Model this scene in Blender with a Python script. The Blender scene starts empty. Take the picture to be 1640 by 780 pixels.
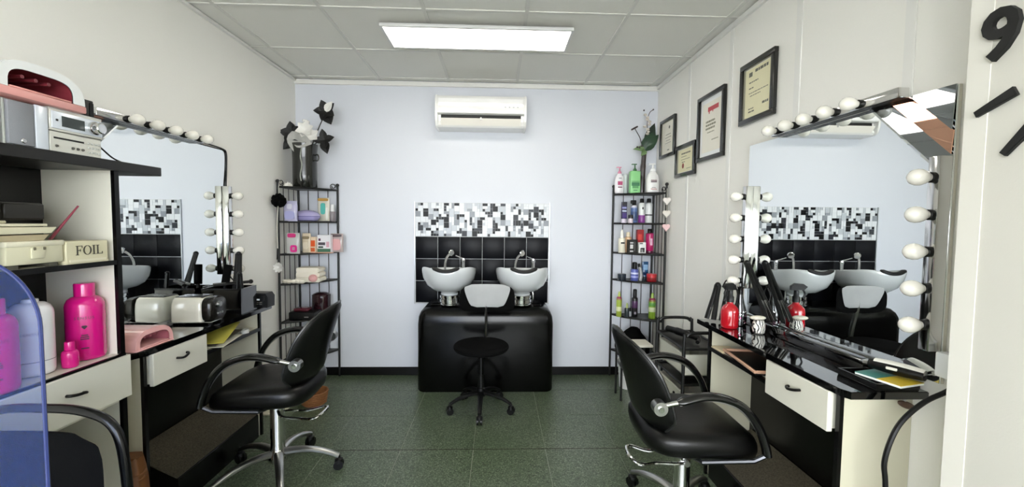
import bpy, bmesh, math, random
from mathutils import Matrix, Vector

# ------------------------------------------------------------------ camera
CAM = Vector((0.0, 0.0, 1.41))
F_PX, YAW, PITCH, ROLL = 670.7, 0.0336, 0.0519, 0.0101
_f = Vector((math.sin(YAW)*math.cos(PITCH), math.cos(YAW)*math.cos(PITCH), -math.sin(PITCH)))
_r0 = Vector((math.cos(YAW), -math.sin(YAW), 0.0))
_u0 = _r0.cross(_f)
_r = math.cos(ROLL)*_r0 + math.sin(ROLL)*_u0
_u = -math.sin(ROLL)*_r0 + math.cos(ROLL)*_u0
cam_data = bpy.data.cameras.new('camera')
cam_data.sensor_width = 36.0
cam_data.lens = F_PX*36.0/1640.0
cam_data.clip_start = 0.02
cam_data.clip_end = 200
cam = bpy.data.objects.new('camera', cam_data)
bpy.context.scene.collection.objects.link(cam)
cam.matrix_world = Matrix(((_r.x, _u.x, -_f.x, CAM.x), (_r.y, _u.y, -_f.y, CAM.y), (_r.z, _u.z, -_f.z, CAM.z), (0, 0, 0, 1)))
bpy.context.scene.camera = cam

# ------------------------------------------------------------------ light and exposure
SKY_COLOR, SKY_STRENGTH = (0.93, 0.97, 1.0), 11.0      # bright overcast street outside the shop window
PANEL_COLOR, PANEL_STRENGTH = (1.0, 0.945, 0.84), 7.5  # the LED ceiling panel
world = bpy.data.worlds.new('overcast_sky')
bpy.context.scene.world = world
world.use_nodes = True
world.node_tree.nodes['Background'].inputs[0].default_value = (*SKY_COLOR, 1)
world.node_tree.nodes['Background'].inputs[1].default_value = SKY_STRENGTH
vs = bpy.context.scene.view_settings
vs.view_transform = 'Standard'
vs.look = 'None'
vs.gamma = 1.0
vs.use_curve_mapping = False
vs.exposure = 0.36

# ------------------------------------------------------------------ helpers
COL = bpy.context.scene.collection
PI = math.pi

def srgb(h):
    h = h.lstrip('#')
    out = []
    for i in (0, 2, 4):
        v = int(h[i:i+2], 16)/255.0
        out.append(v/12.92 if v <= 0.04045 else ((v+0.055)/1.055)**2.4)
    return tuple(out)

MATS = {}
def mat(name, color='#808080', rough=0.5, metal=0.0, coat=0.0, noise=0.0, nscale=40.0, bump=0.0, spec=0.5, emit=None, estr=0.0):
    """principled material with optional procedural colour mottling and fine relief"""
    if name in MATS:
        return MATS[name]
    m = bpy.data.materials.new(name)
    m.use_nodes = True
    nt = m.node_tree
    b = nt.nodes['Principled BSDF']
    c = srgb(color) if isinstance(color, str) else color
    b.inputs['Base Color'].default_value = (*c, 1)
    b.inputs['Roughness'].default_value = rough
    b.inputs['Metallic'].default_value = metal
    b.inputs['Coat Weight'].default_value = coat
    b.inputs['Specular IOR Level'].default_value = spec
    if emit is not None:
        b.inputs['Emission Color'].default_value = (*emit, 1)
        b.inputs['Emission Strength'].default_value = estr
    if noise > 0 or bump > 0:
        tc = nt.nodes.new('ShaderNodeTexCoord')
        nz = nt.nodes.new('ShaderNodeTexNoise')
        nz.inputs['Scale'].default_value = nscale
        nz.inputs['Detail'].default_value = 3
        nt.links.new(tc.outputs['Object'], nz.inputs['Vector'])
        if noise > 0:
            mx = nt.nodes.new('ShaderNodeMix')
            mx.data_type = 'RGBA'
            mx.inputs[6].default_value = (*[v*(1-noise) for v in c], 1)
            mx.inputs[7].default_value = (*[min(1, v*(1+noise)) for v in c], 1)
            nt.links.new(nz.outputs['Fac'], mx.inputs[0])
            nt.links.new(mx.outputs[2], b.inputs['Base Color'])
        if bump > 0:
            bp = nt.nodes.new('ShaderNodeBump')
            bp.inputs['Strength'].default_value = bump
            bp.inputs['Distance'].default_value = 0.004
            nt.links.new(nz.outputs['Fac'], bp.inputs['Height'])
            nt.links.new(bp.outputs['Normal'], b.inputs['Normal'])
    MATS[name] = m
    return m

def terrazzo(name):
    m = bpy.data.materials.new(name)
    m.use_nodes = True
    nt = m.node_tree
    b = nt.nodes['Principled BSDF']
    tc = nt.nodes.new('ShaderNodeTexCoord')
    geo = nt.nodes.new('ShaderNodeNewGeometry')
    vo = nt.nodes.new('ShaderNodeTexVoronoi'); vo.inputs['Scale'].default_value = 190
    nz = nt.nodes.new('ShaderNodeTexNoise'); nz.inputs['Scale'].default_value = 2.2; nz.inputs['Detail'].default_value = 3
    nt.links.new(geo.outputs['Position'], vo.inputs['Vector'])
    nt.links.new(geo.outputs['Position'], nz.inputs['Vector'])
    rp = nt.nodes.new('ShaderNodeValToRGB')
    e = rp.color_ramp.elements
    e[0].position = 0.0; e[0].color = (*srgb('#2c3527'), 1)
    e[1].position = 1.0; e[1].color = (*srgb('#7f8a74'), 1)
    k = rp.color_ramp.elements.new(0.35); k.color = (*srgb('#4b5640'), 1)
    k = rp.color_ramp.elements.new(0.75); k.color = (*srgb('#5f6a56'), 1)
    sp = nt.nodes.new('ShaderNodeSeparateColor')
    nt.links.new(vo.outputs['Color'], sp.inputs[0])
    nt.links.new(sp.outputs[0], rp.inputs[0])
    mx = nt.nodes.new('ShaderNodeMix'); mx.data_type = 'RGBA'; mx.blend_type = 'MULTIPLY'
    mx.inputs[0].default_value = 1.0
    rp2 = nt.nodes.new('ShaderNodeValToRGB')
    rp2.color_ramp.elements[0].position = 0.35; rp2.color_ramp.elements[0].color = (0.78, 0.84, 0.76, 1)
    rp2.color_ramp.elements[1].position = 0.65; rp2.color_ramp.elements[1].color = (1.0, 1.0, 1.0, 1)
    nt.links.new(nz.outputs['Fac'], rp2.inputs[0])
    nt.links.new(rp.outputs[0], mx.inputs[6]); nt.links.new(rp2.outputs[0], mx.inputs[7])
    nt.links.new(mx.outputs[2], b.inputs['Base Color'])
    b.inputs['Roughness'].default_value = 0.32
    return m

def tinted_film(name, tint, film, amount):
    m = bpy.data.materials.new(name)
    m.use_nodes = True
    nt = m.node_tree
    nt.nodes.remove(nt.nodes['Principled BSDF'])
    out = nt.nodes['Material Output']
    tr = nt.nodes.new('ShaderNodeBsdfTransparent'); tr.inputs[0].default_value = (*tint, 1)
    df = nt.nodes.new('ShaderNodeBsdfPrincipled'); df.inputs['Base Color'].default_value = (*film, 1); df.inputs['Roughness'].default_value = 0.15
    mx = nt.nodes.new('ShaderNodeMixShader'); mx.inputs[0].default_value = amount
    nt.links.new(tr.outputs[0], mx.inputs[1]); nt.links.new(df.outputs[0], mx.inputs[2])
    nt.links.new(mx.outputs[0], out.inputs[0])
    MATS[name] = m
    return m

class B:
    """collects shapes into one mesh"""
    def __init__(self):
        self.bm = bmesh.new(); self.mats = []; self.cur = 0
    def use(self, m):
        if m not in self.mats: self.mats.append(m)
        self.cur = self.mats.index(m); return self
    def _mark(self, fs):
        for f in fs: f.material_index = self.cur
    def poly(self, verts, faces):
        vv = [self.bm.verts.new(v) for v in verts]
        fs = []
        for f in faces:
            try: fs.append(self.bm.faces.new([vv[i] for i in f]))
            except ValueError: pass
        self._mark(fs)
        return vv, fs
    def box(self, c, s, bev=0.0, seg=2, rot=None):
        x, y, z = s[0]/2, s[1]/2, s[2]/2
        P = [Vector(p) for p in ((-x,-y,-z),(x,-y,-z),(x,y,-z),(-x,y,-z),(-x,-y,z),(x,-y,z),(x,y,z),(-x,y,z))]
        if rot is not None: P = [rot @ p for p in P]
        vv, fs = self.poly([p+Vector(c) for p in P], [(0,3,2,1),(4,5,6,7),(0,1,5,4),(1,2,6,5),(2,3,7,6),(3,0,4,7)])
        if bev > 0:
            ed = list({e for f in fs for e in f.edges})
            r = bmesh.ops.bevel(self.bm, geom=ed, offset=bev, segments=seg, affect='EDGES', profile=0.5)
            self._mark(r['faces'])
        return self
    def b2(self, lo, hi, bev=0.0, seg=2):
        return self.box([(a+b)/2 for a, b in zip(lo, hi)], [abs(b-a) for a, b in zip(lo, hi)], bev, seg)
    def rings(self, rings, cap0=True, cap1=True, closed=False):
        n = len(rings[0]); verts = [p for r in rings for p in r]; faces = []
        m = len(rings)
        for i in range(m if closed else m-1):
            a, b = i*n, ((i+1) % m)*n
            for j in range(n):
                k = (j+1) % n
                faces.append((a+j, a+k, b+k, b+j))
        if not closed:
            if cap0: faces.append(tuple(range(n-1, -1, -1)))
            if cap1: faces.append(tuple(range((m-1)*n, m*n)))
        self.poly(verts, faces)
        return self
    def lathe(self, prof, c=(0,0,0), seg=20, sx=1.0, sy=1.0, rot=None):
        c = Vector(c); rr = []
        for r, z in prof:
            ring = []
            for j in range(seg):
                a = 2*PI*j/seg
                p = Vector((max(r, 1e-4)*math.cos(a)*sx, max(r, 1e-4)*math.sin(a)*sy, z))
                if rot is not None: p = rot @ p
                ring.append(p+c)
            rr.append(ring)
        return self.rings(rr)
    def cyl(self, p0, p1, r0, r1=None, seg=16):
        p0, p1 = Vector(p0), Vector(p1)
        d = p1-p0
        q = d.to_track_quat('Z', 'Y').to_matrix()
        return self.lathe([(r0, 0), (r0 if r1 is None else r1, d.length)], p0, seg, rot=q)
    def ball(self, c, r, seg=16, n=9, s=(1,1,1), rot=None):
        c = Vector(c); rr = []
        for i in range(n+1):
            t = -PI/2 + PI*i/n
            ring = []
            for j in range(seg):
                a = 2*PI*j/seg
                rad = max(math.cos(t), 0.002)*r
                p = Vector((rad*math.cos(a)*s[0], rad*math.sin(a)*s[1], r*math.sin(t)*s[2]))
                if rot is not None: p = rot @ p
                ring.append(p+c)
            rr.append(ring)
        return self.rings(rr)
    def tube(self, pts, r, seg=8, closed=False, flat=None, up=(0,0,1)):
        """sweep; r radius or list; flat=(ru, rv) elliptical section"""
        pts = [Vector(p) for p in pts]; n = len(pts); rr = []
        prev = None
        for i, p in enumerate(pts):
            a = pts[(i-1) % n] if (closed or i > 0) else p
            b = pts[(i+1) % n] if (closed or i < n-1) else p
            t = (b-a).normalized()
            if prev is None:
                u = Vector(up)
                if abs(u.dot(t)) > 0.95: u = Vector((1, 0, 0))
                u = (u - t*u.dot(t)).normalized()
            else:
                u = (prev - t*prev.dot(t)).normalized()
            prev = u
            v = t.cross(u)
            ri = r[i] if isinstance(r, (list, tuple)) else r
            fu, fv = flat if flat else (1, 1)
            rr.append([p + u*(ri*fu*math.cos(2*PI*j/seg)) + v*(ri*fv*math.sin(2*PI*j/seg)) for j in range(seg)])
        return self.rings(rr, closed=closed)
    def prism(self, pts, h0, h1, axis='z', bev=0.0):
        """extrude a 2D outline: axis z -> (x,y); y -> (x,z); x -> (y,z)"""
        def P(p, h):
            return {'z': (p[0], p[1], h), 'y': (p[0], h, p[1]), 'x': (h, p[0], p[1])}[axis]
        n = len(pts)
        faces = [tuple(range(n-1, -1, -1)), tuple(range(n, 2*n))] + [(i, (i+1) % n, n+(i+1) % n, n+i) for i in range(n)]
        vv, fs = self.poly([P(p, h0) for p in pts]+[P(p, h1) for p in pts], faces)
        if bev > 0:
            ed = list({e for f in fs[:2] for e in f.edges})
            r = bmesh.ops.bevel(self.bm, geom=ed, offset=bev, segments=2, affect='EDGES')
            self._mark(r['faces'])
        return self
    def mesh(self, name, m=None, sharp=38):
        bmesh.ops.recalc_face_normals(self.bm, faces=self.bm.faces)
        me = bpy.data.meshes.new(name)
        self.bm.to_mesh(me); self.bm.free()
        for k in (self.mats if self.mats else [m]): me.materials.append(k)
        me.shade_smooth()
        me.set_sharp_from_angle(angle=math.radians(sharp))
        return me
    def out(self, name, m=None, parent=None, loc=None, sharp=38):
        o = bpy.data.objects.new(name, self.mesh(name, m, sharp))
        COL.objects.link(o)
        if parent is not None: o.parent = parent
        if loc is not None: o.location = loc
        return o

def tag(o, label, cat, group=None):
    o['label'] = label; o['category'] = cat
    if group: o['group'] = group
    return o
def thing(name, label, cat, loc=(0,0,0), rz=0.0, group=None, frame=None):
    o = bpy.data.objects.new(name, None)
    o.empty_display_size = 0.05
    COL.objects.link(o)
    if frame is not None: o.matrix_world = frame
    else:
        o.location = loc; o.rotation_euler = (0, 0, rz)
    return tag(o, label, cat, group)
def struct(o):
    o['kind'] = 'structure'; return o
def clone(o, parent=None):
    c = o.copy(); COL.objects.link(c)
    if parent is not None: c.parent = parent
    for ch in list(o.children): clone(ch, c)
    return c
def text(s, size, m, parent, M, name='lettering', ext=0.0006, bold=0.0, align='CENTER', sx=1.0):
    cu = bpy.data.curves.new('text', 'FONT')
    cu.body = s; cu.size = size; cu.extrude = ext; cu.offset = bold; cu.align_x = align; cu.align_y = 'CENTER'; cu.resolution_u = 3
    t = bpy.data.objects.new('text', cu)
    me = bpy.data.meshes.new_from_object(t)
    bpy.data.objects.remove(t); bpy.data.curves.remove(cu)
    me.materials.clear(); me.materials.append(m)
    o = bpy.data.objects.new(name, me); COL.objects.link(o)
    o.parent = parent
    o.matrix_local = M @ Matrix.Diagonal((sx, 1, 1, 1))
    return o
def frame(origin, side):
    """u = right as seen, v = up, w = out of the wall"""
    ax = {'R': ((0,-1,0),(0,0,1),(-1,0,0)), 'L': ((0,1,0),(0,0,1),(1,0,0)), 'B': ((1,0,0),(0,0,1),(0,-1,0))}[side]
    M = Matrix.Identity(4)
    for i in range(3):
        for j in range(3): M[j][i] = ax[i][j]
        M[i][3] = origin[i]
    return M
def T(x, y, z): return Matrix.Translation((x, y, z))
# text facing the camera (-y) / facing the room from the left wall (+x)
TXB = frame((0,0,0), 'B'); TXL = frame((0,0,0), 'L')
def smooth_path(pts, n=6):
    """Catmull-Rom"""
    P = [Vector(p) for p in pts]; out = []
    for i in range(len(P)-1):
        p0 = P[max(i-1, 0)]; p1 = P[i]; p2 = P[i+1]; p3 = P[min(i+2, len(P)-1)]
        for k in range(n):
            t = k/n
            out.append(0.5*((2*p1)+(p2-p0)*t+(2*p0-5*p1+4*p2-p3)*t*t+(3*p1-p0-3*p2+p3)*t**3))
    out.append(P[-1]); return out

# ------------------------------------------------------------------ materials
wall_m = mat('wall_paint', '#f0eee8', 0.6, bump=0.06, nscale=160, noise=0.012)
wallb_m = mat('back_wall_skytint', '#dadde5', 0.55, bump=0.06, nscale=160, noise=0.012)  # bluish cast of the skylight is put into this wall colour
trim_m = mat('white_trim', '#e9e8e4', 0.45)
ceil_m = mat('ceiling_tile', '#e4e3dd', 0.8, bump=0.12, nscale=300, noise=0.03)
grid_m = mat('ceiling_grid', '#d8d7d2', 0.5)
skirt_m = mat('black_skirting', '#0b0b0b', 0.35, spec=.3)
white_m = mat('white_laminate', '#dad7c9', 0.38, noise=0.01, nscale=20)
black_m = mat('black_laminate', '#080808', 0.25, spec=.3)
gloss_m = mat('black_gloss_top', '#060607', 0.05, coat=1.0)
plast_m = mat('black_plastic', '#0a0a0b', 0.38, spec=.3)
vinyl_m = mat('black_vinyl', '#080808', 0.33, bump=0.10, nscale=120, spec=.35)
fab_m = mat('black_fabric', '#090909', 0.9, bump=0.3, nscale=400, spec=.08)
carpet_m = mat('dark_carpet', '#4a453a', 0.95, noise=0.75, nscale=130, bump=0.8, spec=.1)
chrome_m = mat('chrome', '#dcdcdc', 0.10, metal=1.0)
steel_m = mat('brushed_steel', '#b8b8b6', 0.28, metal=1.0)
mirror_m = mat('mirror_glass', '#eef2f2', 0.0, metal=1.0)
greymir_m = mat('grey_mirror', '#a4a9ad', 0.02, metal=1.0)
peach_m = mat('peach_mirror', '#f6c0a6', 0.02, metal=1.0)
bulb_m = mat('opal_bulb', '#f0ece2', 0.18, coat=0.5)
porc_m = mat('porcelain', '#d2d5d6', 0.12, coat=0.6)
iron_m = mat('wrought_iron', '#0a0a0a', 0.45)
screen_m = mat('dark_display', '#39403f', 0.2)
paper_m = mat('white_paper', '#eeece4', 0.7)
ink_m = mat('ink_grey', '#6b6a60', 0.8)
ink2_m = mat('ink_dark', '#2b2b2b', 0.8)

# ================================================================== the room
XL, XR, YB, ZC, YF = -1.79, 1.435, 3.80, 2.636, -1.5
# floor: grout bed with terrazzo tiles laid in it
floor = struct(B().b2((XL-.1, YF-.1, -.06), (XR+.1, YB+.1, -.0025)).out('floor', mat('grout', '#989c8c', 0.8)))
terr = terrazzo('green_terrazzo')
xs = [XL] + [-.59+.4475*k for k in range(-2, 5)] + [XR]
xs = sorted(set(round(v, 4) for v in xs))
ys = [2.53+.455*k for k in range(-8, 4)]
ys = [YF] + [v for v in ys if YF+.1 < v < YB-.02] + [YB]
tile_cache = {}
def tile_mesh(w, d, h, g, m, key, bev=0.0012):
    k = (round(w, 3), round(d, 3), key)
    if k not in tile_cache:
        tile_cache[k] = B().box((0, 0, -h/2), (w-g, d-g, h), bev, 1).mesh('tile', m)
    return tile_cache[k]
def put(name, me, loc, parent):
    o = bpy.data.objects.new(name, me); COL.objects.link(o); o.parent = parent; o.location = loc; return o
for i in range(len(xs)-1):
    for j in range(len(ys)-1):
        w, d = xs[i+1]-xs[i], ys[j+1]-ys[j]
        put('floor_tile', tile_mesh(w, d, .012, .0026, terr, 'f'), ((xs[i]+xs[i+1])/2, (ys[j]+ys[j+1])/2, 0.0), floor)
B().b2((XL, 2.5275, -.001), (XR, 2.5325, .0006)).out('joint_strip', mat('dark_joint', '#2a2118', 0.7), floor)

# suspended ceiling
ceiling = struct(B().b2((XL-.1, YF-.1, ZC+.02), (XR+.1, YB+.1, ZC+.09)).out('ceiling', mat('plenum', '#555555', 0.9)))
cx = [XL+.0] + [-1.642+.6*k for k in range(0, 6)] + [XR]
cy = [YF] + [v for v in [3.1227-.6*k for k in range(0, 8)][::-1] if v > YF+.1] + [3.715] + [YB]
for i in range(len(cx)-1):
    for j in range(len(cy)-2):
        w, d = cx[i+1]-cx[i], cy[j+1]-cy[j]
        put('ceiling_tile', tile_mesh(w, d, .016, .012, ceil_m, 'c', .003), ((cx[i]+cx[i+1])/2, (cy[j]+cy[j+1])/2, ZC+.022), ceiling)
for v in cx[1:-1]:
    B().b2((v-.011, YF, ZC), (v+.011, YB, ZC+.01)).out('grid_bar', grid_m, ceiling)
for v in cy[1:-1]:
    B().b2((XL, v-.011, ZC+.0005), (XR, v+.011, ZC+.0105)).out('grid_bar', grid_m, ceiling)
put('ceiling_tile', tile_mesh(XR-XL, .085, .016, .012, ceil_m, 'e', .003), ((XL+XR)/2, (3.715+YB)/2, ZC+.022), ceiling)

# walls
wall_left = struct(B().b2((XL-.1, YF, 0), (XL, YB+.1, ZC+.03)).out('wall_left', wall_m))
wall_back = struct(B().b2((XL-.1, YB, 0), (XR+.1, YB+.1, ZC+.03)).out('wall_back', wallb_m))
wall_right = struct(B().b2((XR, YF, 0), (XR+.1, YB, ZC+.03)).out('wall_right', wall_m))
for v in (3.165, 2.597, 2.007, 1.451):
    B().b2((XR-.005, v-.02, .09), (XR, v+.02, ZC-.03), .0015, 1).out('cover_strip', trim_m, wall_right)
XN = 1.25
wall_near = struct(B().b2((XN, YF, 0), (XR, 1.085, ZC+.03), .004, 2).out('wall_front_right', mat('near_wall_paint', '#e4e1d8', 0.7, bump=0.05, nscale=180, spec=.15)))
B().b2((XN-.0025, 1.045, 0), (XN, 1.10, ZC), .001, 1).out('corner_trim', mat('corner_bead', '#dfdcd3', .7, spec=.12), wall_near)
# skirtings
def skirting(name, lo, hi):
    return struct(B().b2(lo, hi, .003, 1).out(name, skirt_m))
skirting('baseboard_back', (XL, YB-.012, 0), (XR, YB, .075))
skirting('baseboard_left', (XL, YF, 0), (XL+.012, YB-.012, .075))
skirting('baseboard_right', (XR-.012, 1.10, 0), (XR, YB-.012, .075))
# ceiling edge trims
struct(B().b2((XL, YB-.018, ZC-.04), (XR, YB, ZC), .002, 1).out('trim_1', trim_m))
struct(B().b2((XL, YF, ZC-.018), (XL+.02, YB-.018, ZC), .002, 1).out('trim_2', trim_m))
struct(B().b2((XR-.02, 1.09, ZC-.03), (XR, YB-.018, ZC), .002, 1).out('trim_3', trim_m))
# shop front behind the camera: low sill, head and two mullions around clear openings
wf = struct(B().b2((XL, YF-.08, 0), (XN, YF, .55)).b2((XL, YF-.08, 2.35), (XN, YF, ZC)).out('wall_front', wall_m))
win = struct(B().b2((XL, YF-.06, .55), (XL+.06, YF-.01, 2.35)).b2((XN-.06, YF-.06, .55), (XN, YF-.01, 2.35)).b2((-.33, YF-.06, .55), (-.27, YF-.01, 2.35)).b2((XL, YF-.06, .55), (XN, YF-.01, .61)).b2((XL, YF-.06, 2.29), (XN, YF-.01, 2.35)).out('window_1', steel_m))
# pavement outside
struct(B().b2((-12, -14, -.12), (12, YF-.08, -.06)).out('pavement', mat('pavement', '#a9a6a0', 0.9, noise=0.1, nscale=8)))

# splashback on the back wall: mosaic band over black tiles
SX0, SX1, SZ = -.742, .459, 1.272
tw = (SX1-SX0)/6
B().b2((SX0-.008, YB-.004, .66), (SX1+.008, YB, SZ+.303)).out('grout_bed', mat('white_grout', '#c6c8c8', 0.8), wall_back)
btile = B().box((0, -.005, 0), (tw-.005, .01, .2-.005), .0015, 2).mesh('tile', mat('black_glazed_tile', '#0a0b10', 0.35, spec=.12))
for r in range(3):
    for k in range(6):
        put('tile', btile, (SX0+tw*(k+.5), YB-.003, SZ-.1-.2*r-.002), wall_back)
for s, xx in ((0, SX0-.011), (1, SX1+.003)):
    B().b2((xx, YB-.014, .66), (xx+.008, YB, SZ+.306)).out('edge_trim', mat('aluminium', '#b9bcc0', 0.3, metal=1.0), wall_back)
rng = random.Random(7)
NX, NZ = 52, 12
cs, ch = (SX1-SX0)/NX, .30/NZ
mw = [mat('mosaic_white', '#dfe2e6', 0.25, spec=.3), mat('mosaic_pearl', '#bcc1c8', 0.25, spec=.3), mat('mosaic_silver', '#8b9097', 0.3, spec=.3)]
mk = [mat('mosaic_black', '#0c0d10', 0.3, spec=.15), mat('mosaic_charcoal', '#2c2f36', 0.3, spec=.2)]
used = [[False]*NZ for _ in range(NX)]
mb = B()
def piece(i, j, a, b, m):
    for p in range(i, i+a):
        for q in range(j, j+b): used[p][q] = True
    mb.use(m)
    mb.box((SX0+cs*(i+a/2), YB-.0065, SZ+.001+ch*(j+b/2)), (cs*a-.0022, .007, ch*b-.0022))
for j in range(NZ):
    for i in range(NX):
        if used[i][j]: continue
        r = rng.random()
        can = lambda a, b: i+a <= NX and j+b <= NZ and all(not used[p][q] for p in range(i, i+a) for q in range(j, j+b))
        if r < .13: piece(i, j, 1, 1, mk[rng.random() < .3])
        elif r < .20 and can(2, 2): piece(i, j, 2, 2, mk[rng.random() < .4])
        elif r < .235 and can(2, 1): piece(i, j, 2, 1, mk[rng.random() < .4])
        elif r < .26 and can(1, 2): piece(i, j, 1, 2, mk[rng.random() < .4])
        elif r < .62 and can(2, 2): piece(i, j, 2, 2, mw[int(rng.random()**1.8*2.4)])
        elif r < .72 and can(2, 1): piece(i, j, 2, 1, mw[int(rng.random()**1.8*2.6)])
        elif r < .82 and can(1, 2): piece(i, j, 1, 2, mw[int(rng.random()**1.8*2.6)])
        else: piece(i, j, 1, 1, mw[int(rng.random()**1.5*2.8)])
mo = mb.out('mosaic', None, wall_back); mo['kind'] = 'stuff'

# ceiling light panel
lp = thing('ceiling_light', 'long white LED light panel fixed under the ceiling tiles', 'light', (-.138, 2.82, ZC))
B().b2((-.6, -.165, -.036), (.6, -.15, -.022)).b2((-.6, .15, -.036), (.6, .165, -.022)).b2((-.6, -.15, -.036), (-.585, .15, -.022)).b2((.585, -.15, -.036), (.6, .15, -.022)).out('frame', mat('panel_frame', '#dcdcdc', 0.4), lp)
B().b2((-.6, -.165, -.021), (.6, .165, -.016)).out('back_plate', mat('panel_back', '#cfcfcf', 0.5), lp)
B().b2((-.584, -.149, -.034), (.584, .149, -.022)).out('diffuser', mat('panel_glow', '#ffffff', 0.5, emit=PANEL_COLOR, estr=PANEL_STRENGTH), lp)
for sx in (-.47, .47):
    for sy in (-.1, .1):
        B().b2((sx-.02, sy-.015, -.016), (sx+.02, sy+.015, .0)).out('bracket', trim_m, lp)

# wall air conditioner
ac = thing('air_conditioner', 'white wall mounted air conditioner above the basins', 'air conditioner', (-.153, YB, 2.205))
acw = mat('ac_white', '#eeeeec', 0.22, coat=.4)
prof = [(-.002, .0), (-.002, .275), (-.10, .28), (-.175, .268), (-.205, .235), (-.212, .16), (-.208, .118), (-.20, .112), (-.165, .108), (-.155, .06), (-.175, .022), (-.16, .006), (-.10, .0)]
B().prism(prof, -.365, .365, 'x').out('body', acw, ac)
for s in (-1, 1):
    B().prism([(-.002, -.002), (-.002, .278), (-.10, .284), (-.18, .272), (-.208, .238), (-.214, .16), (-.208, .07), (-.19, .02), (-.16, .0)], s*.365, s*.386, 'x', .003).out('end_cap', acw, ac)
B().prism([(-.2, .125), (-.2115, .125), (-.2165, .16), (-.211, .236), (-.2, .236)], -.355, .355, 'x').out('front_panel', mat('ac_panel', '#f4f4f4', 0.08, coat=1.0), ac)
B().b2((-.34, -.172, .07), (.34, -.156, .1085)).out('air_outlet', mat('slot_black', '#050505', 0.6), ac)
B().prism([(-.207, .070), (-.204, .075), (-.170, .055), (-.164, .022), (-.172, .018)], -.338, .338, 'x').out('louver', mat('ac_flap', '#f0ece4', 0.3), ac)
B().b2((-.006, -.207, .06), (.006, -.19, .084)).out('louver_clip', steel_m, ac)
B().b2((-.022, -.2165, .138), (.022, -.21, .143)).out('badge', steel_m, ac)
for k in range(4):
    B().b2((.2+k*.035, -.2185, .165), (.212+k*.035, -.212, .170)).out('indicator', mat('indicator', '#9aa0a4', .3), ac)

# ================================================================== shampoo unit, basins and stool
un = thing('shampoo_unit', 'wide glossy black cabinet with rounded edges under the two basins', 'cabinet', (-.095, 3.6, 0))
ub = mat('unit_black', '#050505', 0.2, spec=.3, bump=.02, nscale=30)
vbody = B()
rr = []
for z, inset in ((.0, .006), (.012, .0), (.56, .0), (.62, .006), (.66, .022), (.69, .05), (.703, .09), (.705, .14)):
    w, y0, y1, rad = .562-inset, -.2+inset*.75, .185, .06
    ring = []
    for cxx, cyy, a0 in ((w-rad, y0+rad, -90), (w-.01, y1-.01, 0), (-w+.01, y1-.01, 90), (-w+rad, y0+rad, 180)):
        r_ = rad if cyy < 0 else .01
        for k in range(6):
            a = math.radians(a0+18*k)
            ring.append(Vector((cxx+r_*math.cos(a), cyy+r_*math.sin(a), z)))
    rr.append(ring)
vbody.rings(rr).out('body', ub, un, sharp=50)
for sx in (-.315, .315):
    B().b2((sx-.15, -.09, .703), (sx+.15, .13, .712), .004, 2).out('basin_plinth', ub, un)

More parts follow.
